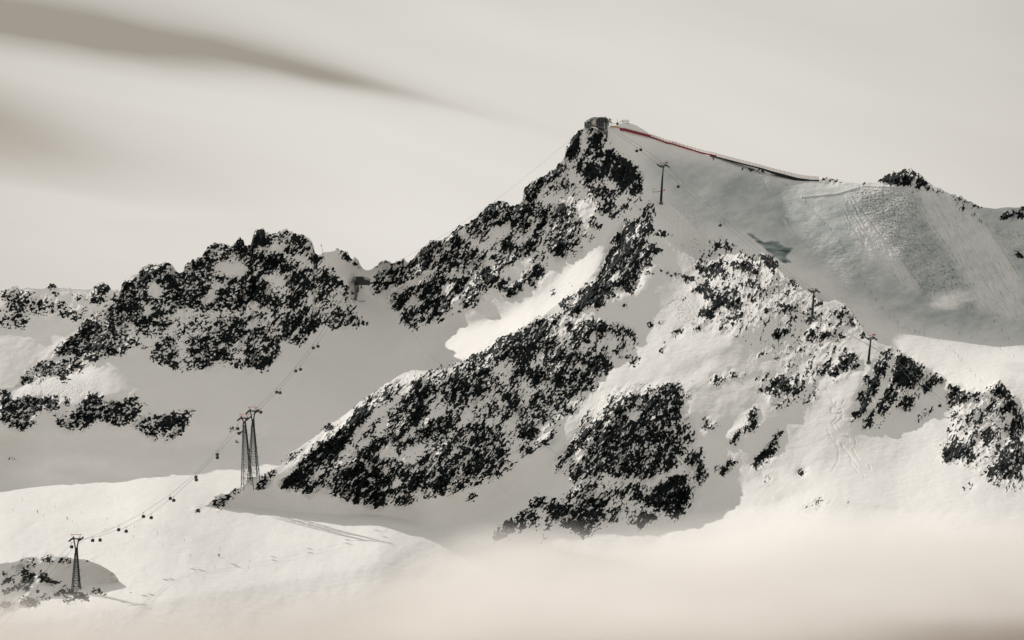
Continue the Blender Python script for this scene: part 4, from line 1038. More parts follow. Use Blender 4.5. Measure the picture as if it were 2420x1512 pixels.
# --- ropes: survey points on screen carried to depths along the line
def rope(pts, name, label, cat='cable', r=.075, group=None):
    """pts: world points; one smooth tube"""
    cu = MB(); P3 = []
    for i in range(len(pts)-1):
        a, b = pts[i], pts[i+1]; n = max(1, int((b-a).length/40))
        for k in range(n): P3.append(a.lerp(b, k/n))
    P3.append(pts[-1])
    rings = []
    for i, p in enumerate(P3):
        d = (P3[min(i+1, len(P3)-1)]-P3[max(i-1, 0)]).normalized(); s_ = d.cross(Vector((0,0,1))).normalized(); t_ = s_.cross(d)
        rings.append([p+s_*r*math.cos(a)+t_*r*math.sin(a) for a in [2*math.pi*k/5 for k in range(5)]])
    cu.loft(rings); o = cu.build(name, 'rope', None, True)
    return tag(o, label, cat, group)
def along(pts, anchors):
    """depth for each screen point, linear along the line between anchor indices"""
    L_ = [0]
    for a, b in zip(pts[:-1], pts[1:]): L_.append(L_[-1]+math.hypot(b[0]-a[0], b[1]-a[1]))
    ks = sorted(anchors); return [float(np.interp(L_[i], [L_[k] for k in ks], [anchors[k] for k in ks])) for i in range(len(pts))]

SADDLE_Y = gM(356, 296)-2; PAIR_R_Y = gC(254, 479); PAIR_L_Y = gC(247, 486.5)-2; LOW_Y = gK(75, 594)
up = 3.8
c1 = [(351.5,284.0)]+[(u+.5, v-up) for u, v in ((346.7,293.7),(329.5,322.8),(312.8,348.2),(295.2,371.1),(276.1,392.3),(257.3,410.8))]+[(249.5,412.3),(240.6,419.8)]+[(u+.5, v-up) for u, v in ((237.1,428.6),(216.7,454.5),(195.3,476.9),(169.7,498.3),(142.9,516.3),(118.1,529.5),(92.1,540.1))]+[(84.0,539.0),(71.5,543.0),(46.0,570.5),(17,600),(-10,626)]
c2 = [(356.5,283.5)]+[(u+.5, v-up) for u, v in ((352.1,293.7),(335.4,320.6),(317.5,346.6),(300.1,369.5),(279.5,392.8),(260.2,412.2))]+[(255.8,411.5),(246.8,419.8)]+[(u+.5, v-up) for u, v in ((238.4,433.3),(216.8,457.6),(195.8,479.8),(173.2,500.2),(150.7,517.5),(125.6,531.0),(99.5,539.8))]+[(85.5,538.9),(75.0,546.0),(37.6,587.2),(26,600),(0,628)]
def lineup(c, dy):
    y = along(c, {0: SADDLE_Y, 7: PAIR_R_Y, 8: PAIR_L_Y, 16: LOW_Y, 17: LOW_Y-2, len(c)-1: LOW_Y-150})
    y = [max(3000, q) for q in y]
    return [P(u, v, q+dy) for (u, v), q in zip(c, y)]
w1 = lineup(c1, 2.6); w2 = lineup(c2, -2.6)
rope(w1, 'haul_rope', 'grey lift rope on the outer side of the valley line, past the twin lattice pylons', group='ropes of the valley gondola line')
rope(w2, 'haul_rope', 'grey lift rope on the inner side of the valley line, past the twin lattice pylons', group='ropes of the valley gondola line')
cab = make_cabin('x')
first = [True]
def put_cabin(p, label, rz=0):
    o = cab if first[0] else copy_tree(cab)
    first[0] = False
    o.location = p; o.rotation_euler.z = rz; o['label'] = label; return o
rows = ['just below the saddle station', 'in front of speckled rocks under the saddle', 'over the snow bowl below the speckled rocks', 'over the middle of the grey snow bowl', 'over the lower grey snow bowl', 'just above the twin lattice pylons']
for i in range(6):
    put_cabin(w1[1+i], 'dark cabin on the outer rope '+rows[i], .5); put_cabin(w2[1+i], 'dark cabin on the inner rope '+rows[i], .5)
rows = ['just downhill of the twin lattice pylons', 'at the shadow edge below the twin pylons', 'at the top of the bright snowfield', 'in the middle of the bright snowfield', 'third pair uphill from the lone lattice pylon', 'second pair uphill from the lone lattice pylon', 'nearest uphill of the lone lattice pylon']
for i in range(7):
    put_cabin(w1[9+i], 'dark cabin on the outer rope, '+rows[i], .4); put_cabin(w2[9+i], 'dark cabin on the inner rope, '+rows[i], .4)
put_cabin(w1[17]+Vector((0,0,.2)), 'dark cabin passing under the head of the lone lattice pylon', .4)
put_cabin(w1[18], 'dark cabin in front of the rocky knoll, high behind the lone pylon', .4)
put_cabin(w2[18], 'red and black cabin low over the rocky knoll near the fog', .4)

# summit line
P2 = (661.0, 203.5); P3_ = (812.4, 317.3); P4 = (868.6, 362.3)
y2 = gC(*P2)-1; y3 = gC(*P3_)-1; y4 = gC(*P4)-1
SY = gM(602, 133)
s1 = [(604.5,125.0),(636.8,147.6),(660.0,165.6),(678.2,183.2),(720.2,221.8),(765.0,258.8),(811.5,291.6),(813.9,293.0),(862.4,333.8),(867.8,339.6),(889.6,354.5),(912.9,382.8),(939.8,402.0),(966.3,429.8),(996.5,449.6),(1040,484)]
s2 = [(608.5,125.5),(640.8,146.4),(666.3,165.4),(682.3,181.4),(724.2,219.6),(769.5,258.6),(816.8,291.6),(836.0,307.8),(873.6,339.4),(896.0,360.0),(920.0,381.0),(948.0,405.0),(975.0,431.0),(1004.0,455.0),(1045,486)]
ya = along(s1, {0: SY-6, 2: y2, 6: y3, 9: y4, 15: 3780}); yb = along(s2, {0: SY-6, 2: y2, 6: y3, 8: y4, 14: 3780})
q1 = [P(u, v, y+1) for (u, v), y in zip(s1, ya)]; q2 = [P(u, v, y-2) for (u, v), y in zip(s2, yb)]
rope(q1, 'haul_rope', 'thin grey lift rope from the summit station, left of the pair over the single-pole pylons', group='ropes of the summit gondola line')
rope(q2, 'haul_rope', 'thin grey lift rope from the summit station, right of the pair over the single-pole pylons', group='ropes of the summit gondola line')
for i, l in ((1,'black cabin below the summit station, lower of its pair'),(3,'black cabin next to an open basket below the tallest single-pole pylon'),(4,'black cabin beside an open basket above the ice patch'),
             (5,'dark cabin in front of the black rock below the ice, lower one'),(7,'dark cabin hanging against the mast of the middle single-pole pylon'),(8,'dark cabin by the black rock next to the lowest single-pole pylon'),
             (10,'dark cabin against the cliff below the lowest single-pole pylon'),(11,'dark cabin at the lower edge of the split cliff'),(12,'black cabin over white snow between the cliff and jagged peak'),(13,'black cabin over snow below the jagged peak'),(14,'black cabin lowest on the summit rope, beside dark ribs of rock')):
    put_cabin(q1[i], l, -.7)
for i, l in ((1,'black cabin below the summit station, upper of its pair'),(5,'dark cabin in front of the black rock below the ice, upper one'),(7,'dark cabin over the small speckled peak between two single-pole pylons')):
    put_cabin(q2[i], l, -.7)
bk = make_frame_cabin(); bk.location = q2[3]; bk['label'] = 'pale open basket on the rope just below the tallest single-pole pylon'
b2 = copy_tree(bk); b2.location = q2[4]; b2['label'] = 'pale open basket on the rope above the ice patch'

# --- single-pole pylons
def mast_pylon(base, head, y, arm, label, beacons=2, step=False):
    s = mpp(y); B0 = P(base[0], base[1], y); h = (base[1]-head[1])*s; lx = (head[0]-base[0])*s
    t = thing('mast_pylon', B0, label, 'pylon', 'single-pole lift pylons of the summit line')
    f = MB(); f.box((0,0,-.6), (2.9,2.9,2.6)); f.box((0,0,-2.6), (3.8,3.8,1.9)); f.box((.1,-.2,1.3), (2.0,2.0,1.3)); fo = f.build('foundation', 'conc', t)
    m = MB(); m.bar((0,0,1.2), (lx*.97,0,h-1), .92, .48, 14); m.build('mast', 'steel', t, True)
    f = MB()
    for k in range(int(h/1.1)): f.box((lx*(k*1.1+2)/h-.85+.4*(k*1.1/h), 0, k*1.1+2), (.35,.5,.06))
    f.bar((-.95,0,2),(lx*.97-.6,0,h-2),.05); f.build('ladder', 'steel', t)
    a = MB(); a.box((lx,0,h-.9), (arm*1.15,.7,.65)); a.box((lx,0,h-.2), (arm*.7,.5,.25))
    a.beam((lx-arm*.3,0,h-1.0),(lx,0,h-2.6),.25,.3); a.beam((lx+arm*.3,0,h-1.0),(lx,0,h-2.6),.25,.3); a.build('crossarm', 'steel', t)
    a = MB()
    for sx in (-1,-.33,.33,1): a.bar((lx+sx*arm*.42,0,h-.6),(lx+sx*arm*.48,0,h+1.1),.09)
    a.box((lx,0,h+1.15),(arm*1.15,.4,.16)); a.box((lx,.9,h-.1),(arm*.95,.8,.08)); a.build('service_frame', 'steel', t)
    for sx in (-1, 1):
        c = Vector((lx+sx*arm*.52, 0, h-1.0)); d = Vector((.62,-.45,-.45)).normalized()
        g = MB(); g.beam(c-d*2.2, c+d*2.2, .35, .5); tr = g.build('sheave_train', 'steel', t)
        g = MB(); 
        for k in range(8):
            w = c+d*(-2.1+.6*k)+Vector((0,0,.42)); g.bar(w+Vector((-.14,-.14,0)), w+Vector((.14,.14,0)), .3, None, 10)
        g.build('sheave', 'black', tr)
    if beacons:
        g = MB()
        for k in range(beacons): g.ball((lx+arm*.30+k*1.25,0,h+1.9),.62,2)
        g.build('beacon', 'org', t, True)
    if step:
        g = MB(); z = h*.315; g.box((lx*.3-3.6,-.2,z),(6.4,1.0,.22)); g.bar((lx*.3-6.7,-.2,z-1.6),(lx*.3-6.7,-.2,z+2.0),.13); g.bar((lx*.3-6.7,-.2,z+2.0),(lx*.3-4.2,-.2,z+1.7),.1)
        g.beam((lx*.3-6.5,-.2,z-1.2),(lx*.3-1,-.2,z-.2),.16,.16); g.build('side_platform','steel',t)
        MB().ball((lx*.3+1.9,-.4,z+.9),.6,2).box((lx*.3+1.2,-.3,z+.3),(1.6,.5,.3)).build('lamp','org',t)
    return t
mast_pylon(P2, (663.3,164.8), y2, 6.0, 'tallest single-pole pylon with side platform beside the summit cliff', 2, True)
mast_pylon(P3_, (814.0,289.9), y3, 5.2, 'single-pole pylon standing on a small speckled peak, no red beacons', 0)
mast_pylon(P4, (870.9,337.2), y4, 5.4, 'single-pole pylon with two red beacons on snow near the split cliff', 2)

# --- lattice pylons
def lattice(base, zb, zt, wb, head, y, label, du=0.0):
    """base u, v of foot; head v; widths in screen cells"""
    s = mpp(y); h = (zb-head)*s; zl = (zb-zt)*s; wb = wb*s*.82; wt = 1.6
    t = thing('lattice_pylon', P(base, zb, y), label, 'pylon', 'lattice lift pylons of the valley line')
    def w(z): return wb/2*(1-z/zl)+wt/2*(z/zl)
    lean = du*s/h
    rot = .32; cr, sr = math.cos(rot), math.sin(rot)
    def pt(sx, sy, z): k = w(z); x, yy = sx*k, sy*k; return (x*cr-yy*sr+lean*z, x*sr+yy*cr, z)
    for sx, sy in ((-1,-1),(1,-1),(1,1),(-1,1)):
        MB().beam(pt(sx,sy,-3), pt(sx,sy,zl), .36, .36).build('leg', 'steel', t)
    zs = [0]; 
    while zs[-1] < zl-1.2: zs.append(min(zl, zs[-1]+max(1.5, w(zs[-1])*1.55)))
    b = MB(); C4 = [(-1,-1),(1,-1),(1,1),(-1,1)]
    for i in range(len(zs)-1):
        for k in range(4):
            p, q = C4[k], C4[(k+1)%4]
            b.bar(pt(*p,zs[i]), pt(*q,zs[i+1]), .12, n=4); b.bar(pt(*q,zs[i]), pt(*p,zs[i+1]), .12, n=4)
            if i: b.bar(pt(*p,zs[i]), pt(*q,zs[i]), .14, n=4)
    b.build('bracing', 'steel', t)
    b = MB(); ys = h-zl-1.5
    b.loft([[(a*.95+lean*zl, c*.95, zl-.5) for a, c in C4], [(a*.7+lean*(zl+ys*.45), c*.7, zl+ys*.45) for a, c in C4]])
    for sx in (-1,1): b.beam((sx*.4+lean*(zl+ys*.35),0,zl+ys*.35),(sx*1.5+lean*h,0,h-1.2),.55,.8)
    b.build('upper_mast', 'steel', t)
    lx = lean*h; b = MB(); b.box((lx,0,h-.9),(7.2,.9,.75)); b.box((lx,.8,h-.4),(5.8,.7,.1)); b.build('crossarm', 'steel', t)
    for sx in (-1, 1):
        d = Vector((.50,.55,.40)).normalized(); c = Vector((lx+sx*2.9-.1, 0, h-1.3))
        g = MB(); g.beam(c-d*2.7, c+d*2.7, .5, .75); tr = g.build('sheave_train', 'steel', t)
        g = MB()
        for k in range(9):
            q = c+d*(-2.5+.62*k)+Vector((0,0,.45)); g.bar(q+Vector((-.14,.14,0)), q+Vector((.14,-.14,0)), .3, None, 10)
        g.build('sheave', 'black', tr)
    b = MB(); b.box((lx,0,h+1.9),(7.0,.25,.25))
    for sx in (-1,1):
        b.bar((lx+sx*3.0,0,h+1.9),(lx+sx*2.2,0,h-.6),.13); b.bar((lx+sx*1.5,0,h+1.9),(lx+sx*2.2,0,h-.6),.13)
    b.build('lifting_frame', 'red', t)
    b = MB(); b.bar((.4,0,h+2),(.4,0,h+3.6),.06); b.bar((.1,0,h+3.4),(.7,0,h+3.6),.05); b.build('wind_gauge','steel',t)
    b = MB(); x0 = pt(1,1,0); x1 = pt(1,1,zl); b.beam((x0[0]+.3,x0[1],0),(x1[0]+.3,x1[1],zl+ys*.6),.35,.12)
    b.build('ladder','steel',t)
    for f_ in (.13,.36,.55,.8):
        z = zl*f_; x = w(z)*1.05+lean*z
        g = MB(); g.box((x+.7,0,z),(1.1,1.1,.1)); g.bar((x+1.2,0,z),(x+1.2,0,z+1.1),.06); g.box((x+.7,0,z+1.1),(1.1,1.1,.06)); g.build('rest_platform','steel',t)
    return t
lattice(247.2, 485.6, 423.0, 12.0, 417.0, PAIR_L_Y, 'left, nearer of the twin lattice pylons on the ridge end', -3.1)
lattice(253.6, 476.3, 425.5, 11.5, 409.8, PAIR_R_Y, 'right, taller-standing of the twin lattice pylons on the ridge end', -.9)
lattice(76.2, 592.5, 553.8, 9.8, 537.5, LOW_Y, 'lone lattice pylon with red top frame standing on the rocky knoll')

# --- summit station
def summit_station():
    y = SY-2; s = mpp(y); O_ = T('N', 515, 140); t = thing('summit_station', P(O_[0], O_[1], y), 'rounded metal-clad gondola station on the summit crag, dark open mouth', 'lift station')
    ax = Vector((.72,-.69,0)); pr = Vector((.69,.72,0))
    def ring(c, w, h, e=2.7, n=28, ztop=0):
        out = []
        for k in range(n):
            a = 2*math.pi*k/n; ca, sa = math.cos(a), math.sin(a)
            out.append(c+pr*(w*math.copysign(abs(ca)**(2/e), ca))+Vector((0,0,h*math.copysign(abs(sa)**(2/e), sa))))
        return out
    c0 = Vector((0,0,0))
    b = MB(); b.loft([ring(c0+ax*.0, 7.6, 4.1), ring(c0-ax*3, 7.8, 4.15), ring(c0-ax*6.5-pr*.6, 7.2, 3.9), ring(c0-ax*9-pr*1.4-Vector((0,0,.4)), 6.3, 3.4)], cap=False)
    o = b.build('shell', 'pale', t, True)
    sm = o.modifiers.new('thick', 'SOLIDIFY'); sm.thickness = .45; sm.offset = -1
    b = MB(); r = ring(c0-ax*.9, 7.2, 3.7); b.loft([r, ring(c0-ax*1.1, 7.2, 3.7)]); g = b.build('mouth_glazing', 'glass', t)
    b = MB()
    for k in (-4.5,-2.2,0,2.2,4.5): b.bar(c0+pr*k-ax*.8+Vector((0,0,-3.3)), c0+pr*k-ax*.8+Vector((0,0,2.9)), .1)
    b.bar(c0-pr*6.6-ax*.7+Vector((0,0,.9)), c0+pr*6.6-ax*.7+Vector((0,0,.9)), .16); b.build('mullion', 'steel', g)
    b = MB(); b.loft([ring(c0+ax*.25, 7.7, 4.2), ring(c0-ax*.2, 7.7, 4.2)], cap=False); o = b.build('mouth_rim', 'grey', t); q = o.modifiers.new('t','SOLIDIFY'); q.thickness = .5
    b = MB()
    for k in range(5):
        c = c0-pr*(7.0)-ax*(2.2+k*1.0)+Vector((-.15,-.25,.3)); b.box(c, (.75,.3,1.7), Matrix.Rotation(-.77,4,'Z'))
    b.build('side_window', 'glass', t)
    # glazed hall on the left with its own roof
    def X(n, z): u, v = T('N', n, z); return ((u-O_[0])*s, (O_[1]-v)*s)
    l, r_ = X(178, 0)[0], X(290, 0)[0]; zt, zb_ = X(0,150)[1], X(0,240)[1]
    b = MB(); b.box(((l+r_)/2, 1.0, (zt+zb_)/2), (r_-l, 9, zt-zb_)); b.build('glass_hall', 'gsh', t)
    b = MB()
    for k in range(7): b.bar((l+(r_-l)*k/6, -3.56, zb_), (l+(r_-l)*k/6, -3.56, zt), .1)
    for z in (zb_+.1,(zt+zb_)/2,zt-.1): b.bar((l,-3.56,z),(r_,-3.56,z),.09)
    b.build('hall_frame', 'steel', t)
    b = MB(); pr0 = [X(168,150), X(185,130), X(240,90), X(300,60), X(330,52), X(400,50), X(420,60), X(330,75), X(300,95), X(285,115), X(230,132), X(180,152)]
    b.loft([[(x, -4.2, z) for x, z in pr0], [(x, 5.5, z) for x, z in pr0]]); b.build('hall_roof', 'pale', t)
    b = MB(); pts = [X(280,118), X(300,80), X(325,58), X(370,50), X(415,54)]
    for p, q in zip(pts[:-1], pts[1:]): b.beam((p[0],-4.3,p[1]+.15),(q[0],-4.3,q[1]+.15),.3,.35)
    b.build('roof_edge', 'black', t)
    b = MB(); pr1 = [X(385,215), X(420,240), X(520,250), X(620,225), X(600,265), X(545,305), X(490,290), X(430,262)]
    b.loft([[(x, -5.5, z) for x, z in pr1], [(x, 5, z) for x, z in pr1]]); b.build('underbody', 'black', t)
    for n in (555, 605):
        x, z0 = X(n, 335); _, z1 = X(n, 150 if n == 555 else 175); MB().bar((x,-7.2+(.8 if n==605 else 0),z0),(x,-7.2+(.8 if n==605 else 0),z1),.62,.5,12).build('column','grey',t,True)
    b = MB(); x, z0 = X(570,330); b.box((x,-6.8,z0-.6),(3.0,2.5,2.2)); x, z1 = X(588,385); b.box((x+.3,-6.6,z1),(1.7,2.2,4.2)); b.build('footing','conc',t)
    b = MB()
    for p, q in (((600,100),(700,150)),((620,125),(705,160)),((640,88),(690,88)),((650,70),(660,130)),((680,88),(672,130))):
        a0 = X(*p); a1 = X(*q); b.beam((a0[0],-4,a0[1]),(a1[0],-4.5,a1[1]),.35,.35)
    b.build('rope_guide','steel',t)
    b = MB(); 
    for p in ((578,42),(652,70)): a0 = X(*p); b.ball((a0[0],-3,a0[1]),.5,2)
    b.build('beacon','org',t,True)
summit_station()
def summit_extras():
    u, v = T('N', 800, 178); y = gM(u, v+2)+1; s = mpp(y); t = thing('radio_mast', P(u, v, y), 'thin radio mast on the snow hump behind the red net', 'mast')
    MB().bar((0,0,-1.5),(0,0,4.6),.10,.07).bar((0,0,0),(0,0,2.2),.2).build('pole','steel',t)
    MB().bar((-.4,0,3.6),(.4,0,3.6),.06).bar((-.3,0,3.0),(.3,0,3.0),.06).bar((0,0,4.6),(0,0,5.1),.09).build('antenna','red',t)
    MB().box((0,0,.5),(1.7,1.0,1.3)).build('equipment_box','steel',t)
    u, v = T('N', 955, 150); y = gM(u, v+3)+3; t = thing('viewing_platform', P(u, v, y), 'open viewing platform with railing on top of the snow hump', 'platform')
    MB().box((0,0,.9),(5.6,3.5,.25)).build('deck','steel',t)
    MB().box((0.2,0,-.1),(4.2,2.5,.35)).bar((-2,0,-1),(-2,0,.9),.12).bar((2,0,-1),(2,0,.9),.12).build('support','grey',t)
    b = MB()
    for k in range(8): b.bar((-2.7+k*.77,-1.7,1),(-2.7+k*.77,-1.7,2.2),.06); b.bar((-2.7+k*.77,1.7,1),(-2.7+k*.77,1.7,2.2),.06)
    b.bar((-2.7,-1.7,2.2),(2.7,-1.7,2.2),.07); b.bar((-2.7,1.7,2.2),(2.7,1.7,2.2),.07); b.build('railing','steel',t)
    pts = [T('N',a,b) for a,b in ((650,212),(700,190),(745,180),(790,172),(830,160),(865,145),(900,130))]
    y = gM(610,127)+1; w = [P(u, v, y) for u, v in pts]
    t = thing('handrail', w[0], 'dark post-and-rail path fence climbing from the station to the viewing platform', 'railing')
    for p in w: MB().bar(p-w[0]-Vector((0,0,.6)), p-w[0]+Vector((0,0,1.2)), .08).build('post','steel',t)
    b = MB()
    for p, q in zip(w[:-1], w[1:]):
        for z in (.6, 1.15): b.bar(p-w[0]+Vector((0,0,z)), q-w[0]+Vector((0,0,z)), .06)
    b.build('rail','steel',t)
summit_extras()

# --- safety nets along the crest
def fence(name, posts, hgt, label, bands, rp=.07, dy=-.6, lean=0, grp='safety fences along the summit crest'):
    """posts: screen feet; bands: (z0, z1, material, part name, sag)"""
    w = [P(u, v, gM(u, v+.6)+dy) for u, v in posts]; 
    ys = [p.y for p in w]; ysm = np.convolve(np.r_[[ys[0]]*2, ys, [ys[-1]]*2], np.ones(5)/5, 'valid')
    w = [P(u, v, float(q)) for (u, v), q in zip(posts, ysm)]
    t = thing(name, w[0], label, 'fence', grp); o = w[0]
    for p in w: MB().bar(p-o-Vector((0,0,.8)), p-o+Vector((lean,0,hgt)), rp, n=5).build('post','steel',t)
    for z0, z1, mt, nm, sag in bands:
        b = MB(); bm = b.bm; cols = []
        for i in range(len(w)-1):
            for k in range(4):
                f = k/4; p = w[i].lerp(w[i+1], f)-o; sg = math.sin(math.pi*f)
                cols.append((p+Vector((0,-sag*sg*.6,z0-sag*sg*.5)), p+Vector((0,-sag*sg*.8,(z0+z1)/2)), p+Vector((0,0,z1-sag*sg*.35))))
        p = w[-1]-o; cols.append((p+Vector((0,0,z0)), p+Vector((0,0,(z0+z1)/2)), p+Vector((0,0,z1))))
        vs = [[bm.verts.new(q) for q in c] for c in cols]
        for a, c in zip(vs[:-1], vs[1:]):
            for r in range(2): bm.faces.new((a[r], c[r], c[r+1], a[r+1]))
        me = b.build(nm, mt, t, True); q = me.modifiers.new('thick','SOLIDIFY'); q.thickness = .03
    return t
base = [(850,292),(905,300),(945,303),(995,318),(1050,330),(1100,345),(1155,357),(1205,372),(1260,385),(1310,398),(1370,415),(1432,436)]
fence('safety_net', [T('N',*p) for p in base], 2.9, 'tall deep-red net fence on the snow slope right of the summit station', [(.05,2.2,'net','red_net',.22)], dy=-1.5)
base = [(1432,436),(1490,450),(1545,468),(1605,490),(1665,512),(1728,538),(1787,550),(1845,562),(1907,580),(1970,602),(2055,628),(2130,650),(2200,668),(2275,692),(2350,716),(2419,735)]
fence('safety_net', [T('N',*p) for p in base]+[T('D',45,424),T('D',78,431)], 3.3, 'long low red net fence with a faded net above, along the crest', [(0,1.25,'net','red_net',.2),(1.7,3.0,'pnet','faded_net',.1)], dy=-.8)
xs = [78,108,135,158,180,208,232,260,285,308,332,360,385,410,435,460,487,515,541,568,597,625,652,678,703,730,756,783,808,832,858]
base = [T('D', x, float(np.interp(x, [0,100,200,300,400,500,600,700,800,860],[418,437,463,488,514,542,567,592,606,608]))) for x in xs]
fence('safety_net', base, 3.0, 'pale transparent net on thin posts, furthest down the crest above the dark bank', [(.2,2.75,'pnet','faded_net',.1)], rp=.055, dy=-.4, lean=-.25)
base = [T('N',*p) for p in ((675,228),(720,232),(765,240),(800,246),(850,254))]
fence('snow_fence', base, 1.3, 'yellow-orange netting between the station and the red net', [(.1,1.1,'yel','netting',.1)], dy=-2)
def bank():
    top = [(30,424),(100,439),(200,465),(300,491),(410,518),(500,545),(600,571),(700,597),(800,610),(858,612)]
    th = [.15,.3,.45,.5,.6,1.2,1.9,2.4,2.6,2.2]
    pts = [T('D',*p) for p in top]; w = [P(u, v, gM(u, v+1)-1.2) for u, v in pts]
    ys = np.convolve(np.r_[[w[0].y]*2,[p.y for p in w],[w[-1].y]*2], np.ones(5)/5,'valid'); w = [P(u,v,float(q)) for (u,v),q in zip(pts,ys)]
    b = MB(); rings = []
    for p, h in zip(w, th):
        d = p-w[0]; rings.append([d+Vector((0,-1.2,.15)), d+Vector((0,2.5,.15)), d+Vector((0,2.0,-h*1.2)), d+Vector((0,-1.7,-h))])
    b.loft(rings); t = thing('retaining_wall', w[0], 'long black retaining wall under the pale net on the crest', 'wall'); b.build('wall_face','wood',t)
    b = MB(); b.loft([[q+Vector((0,0,.12)) for q in (r[0],r[1])]+[r[1]+Vector((0,0,.3)), r[0]+Vector((0,0,.3))] for r in rings]); b.build('coping','conc',t)
bank()

# --- saddle station
def saddle_station():
    y = SADDLE_Y; s = mpp(y)
    def W_(x, z): return T('R', x, z)
    o = W_(850, 655); t = thing('saddle_station', P(o[0], o[1], y), 'dark angular gondola station perched in the saddle between the rocks', 'lift station')
    def X(x, z): u, v = W_(x, z); return ((u-o[0])*s, (o[1]-v)*s)
    pr = [X(*p) for p in ((530,650),(515,500),(600,365),(650,300),(895,300),(960,360),(985,420),(1195,470),(1190,640),(1100,652))]
    MB().loft([[(x,-3.5,z) for x,z in pr],[(x,6,z) for x,z in pr]]).build('hall','black',t)
    pr = [X(*p) for p in ((560,372),(640,283),(905,283),(915,305),(655,305),(590,385))]
    MB().loft([[(x,-4.2,z) for x,z in pr],[(x,6.5,z) for x,z in pr]]).build('roof','steel',t)
    pr = [X(*p) for p in ((905,290),(1160,350),(1245,430),(1180,465),(975,420),(930,350))]
    MB().loft([[(x,-4.3,z) for x,z in pr],[(x,6.2,z) for x,z in pr]]).build('side_roof','grey',t)
    b = MB()
    for x0 in (740,830,930,1010): a = X(x0,545); b.box((a[0],-3.6,a[1]),(.9,.15,1.3))
    b.build('window','glass',t)
    for x0, z0, z1 in ((555,1290,540),(630,1170,540),(688,960,500)):
        a, c = X(x0,z0), X(x0,z1); MB().bar((a[0],-6,a[1]),(c[0],-6,c[1]),.55,.42,10).build('column','steel',t,True)
    a, c = X(818,780), X(818,640); b = MB(); b.bar((a[0],-4,a[1]),(c[0],-4,c[1]),.75,.35,10); b.box((a[0],-4,a[1]),(3.9,2.2,.4)); b.build('pedestal','conc',t)
    a = X(570,1250); MB().loft([[(a[0]-.9,-7,a[1]+1.4),(a[0]+.9,-7,a[1]+1.4),(a[0]+.9,-5,a[1]+1.4),(a[0]-.9,-5,a[1]+1.4)],[(a[0]-1.7,-7.6,a[1]-.6),(a[0]+1.2,-7.6,a[1]-1.6),(a[0]+1.2,-4.6,a[1]-1.2),(a[0]-1.7,-4.6,a[1]-.6)]]).build('footing','conc',t)
    b = MB()
    for p, q in (((470,300),(650,300)),((400,380),(510,380)),((500,310),(540,360)),((560,310),(530,360)),((430,385),(455,420)),((510,390),(410,480)),((410,480),(345,610)),((540,400),(430,500)),((430,500),(390,560)),((600,310),(570,355))):
        a, c = X(*p), X(*q); b.beam((a[0],-5,a[1]),(c[0],-5,c[1]),.3,.3)
    b.build('rope_guide','steel',t)
    u, v = W_(560,1372); yy = gM(360,301.8)-1
    tt = thing('rail_fence', P(u, v, yy), 'low dark rail fence on the snow below the saddle station', 'fence'); w = 410*.02315*s
    MB().beam((0,0,.5),(w,0,.35),.2,.25).build('rail','wood',tt)
    for k in range(7): MB().bar((w*k/6,0,-.4),(w*k/6,0,.95),.12).build('post','wood',tt)
    u, v = W_(1685, 240); yy = gM(u, v)-2; tt = thing('pole', P(u, v, yy), 'short dark pole with crosspiece on the rocks right of the saddle station', 'pole')
    MB().bar((0,0,-1),(0,0,3.3),.12).build('shaft','steel',tt); MB().bar((-.6,0,2.2),(.6,0,2.2),.1).build('crosspiece','steel',tt)
    u, v = T('B', 632, 495); yy = gM(u, v+1); tt = thing('weather_mast', P(u, v, yy), 'leaning mast with red sensors on the snowy crest of the left massif', 'mast')
    MB().bar((0,0,-1.5),(-1.0,0,5.4),.14,.1).build('pole','steel',tt); MB().ball((-1.0,0,5.6),.38).box((-1.5,0,5.0),(1.1,.2,.2)).ball((-2.0,0,5.0),.25).build('sensor','org',tt)
    u, v = T('F', 1750, 92); yy = gC(u, v+1)+1; tt = thing('cable_tripod', P(u, v, yy), 'small dark tripod carrying a thin cable on the snowy hump', 'tripod')
    for q in ((-2.3,-.6,-.6),(1.9,-.6,-.4),(.2,2,-.6)): MB().bar((0,0,3.7),q,.15).build('leg','steel',tt)
    MB().bar((0,0,-.4),(0,0,4.0),.15).box((0,0,3.8),(.8,.5,.4)).build('head','steel',tt)
saddle_station()
mc = [(387.2,284.7),(398.9,311.1),(409.5,329.1),(434.9,360),(442.0,365.3)]; ym = along(mc, {0: gM(387,286)-3, 4: gC(441,370)+1})
rope([P(u,v,y) for (u,v),y in zip(mc,ym)], 'material_cable', 'thin dark cable sagging from the rocks by the saddle to the tripod', r=.06)
mc = [(442.2,365.3),(457,383.3),(476.1,400.5),(512,421.4),(536.3,439.2),(559.6,455.6),(596.7,481.7),(641.1,511.3)]
gy = [gC(*q) for q in mc]; ym = [min(g-3, float(np.interp(i,[0,7],[gy[0]-4,gy[-1]-8]))) for i, g in enumerate(gy)]
rope([P(u,v,y) for (u,v),y in zip(mc,ym)], 'material_cable', 'thin dark cable running from the tripod down across the rocky buttress', r=.07)
for k, (dx, dv) in enumerate(((0,0),(0,.0))[:1]):
    mc = [(572.5,137.5),(534,170),(496.6,199.6),(450,231.2),(402,259.5),(385,268)]
    rope([P(u, v, y) for (u, v), y in zip(mc, along(mc, {0: gM(574,140)+4, 5: 4345}))], 'support_cable', 'hair-thin pale cable crossing the sky from the summit crag towards the saddle', r=.05)
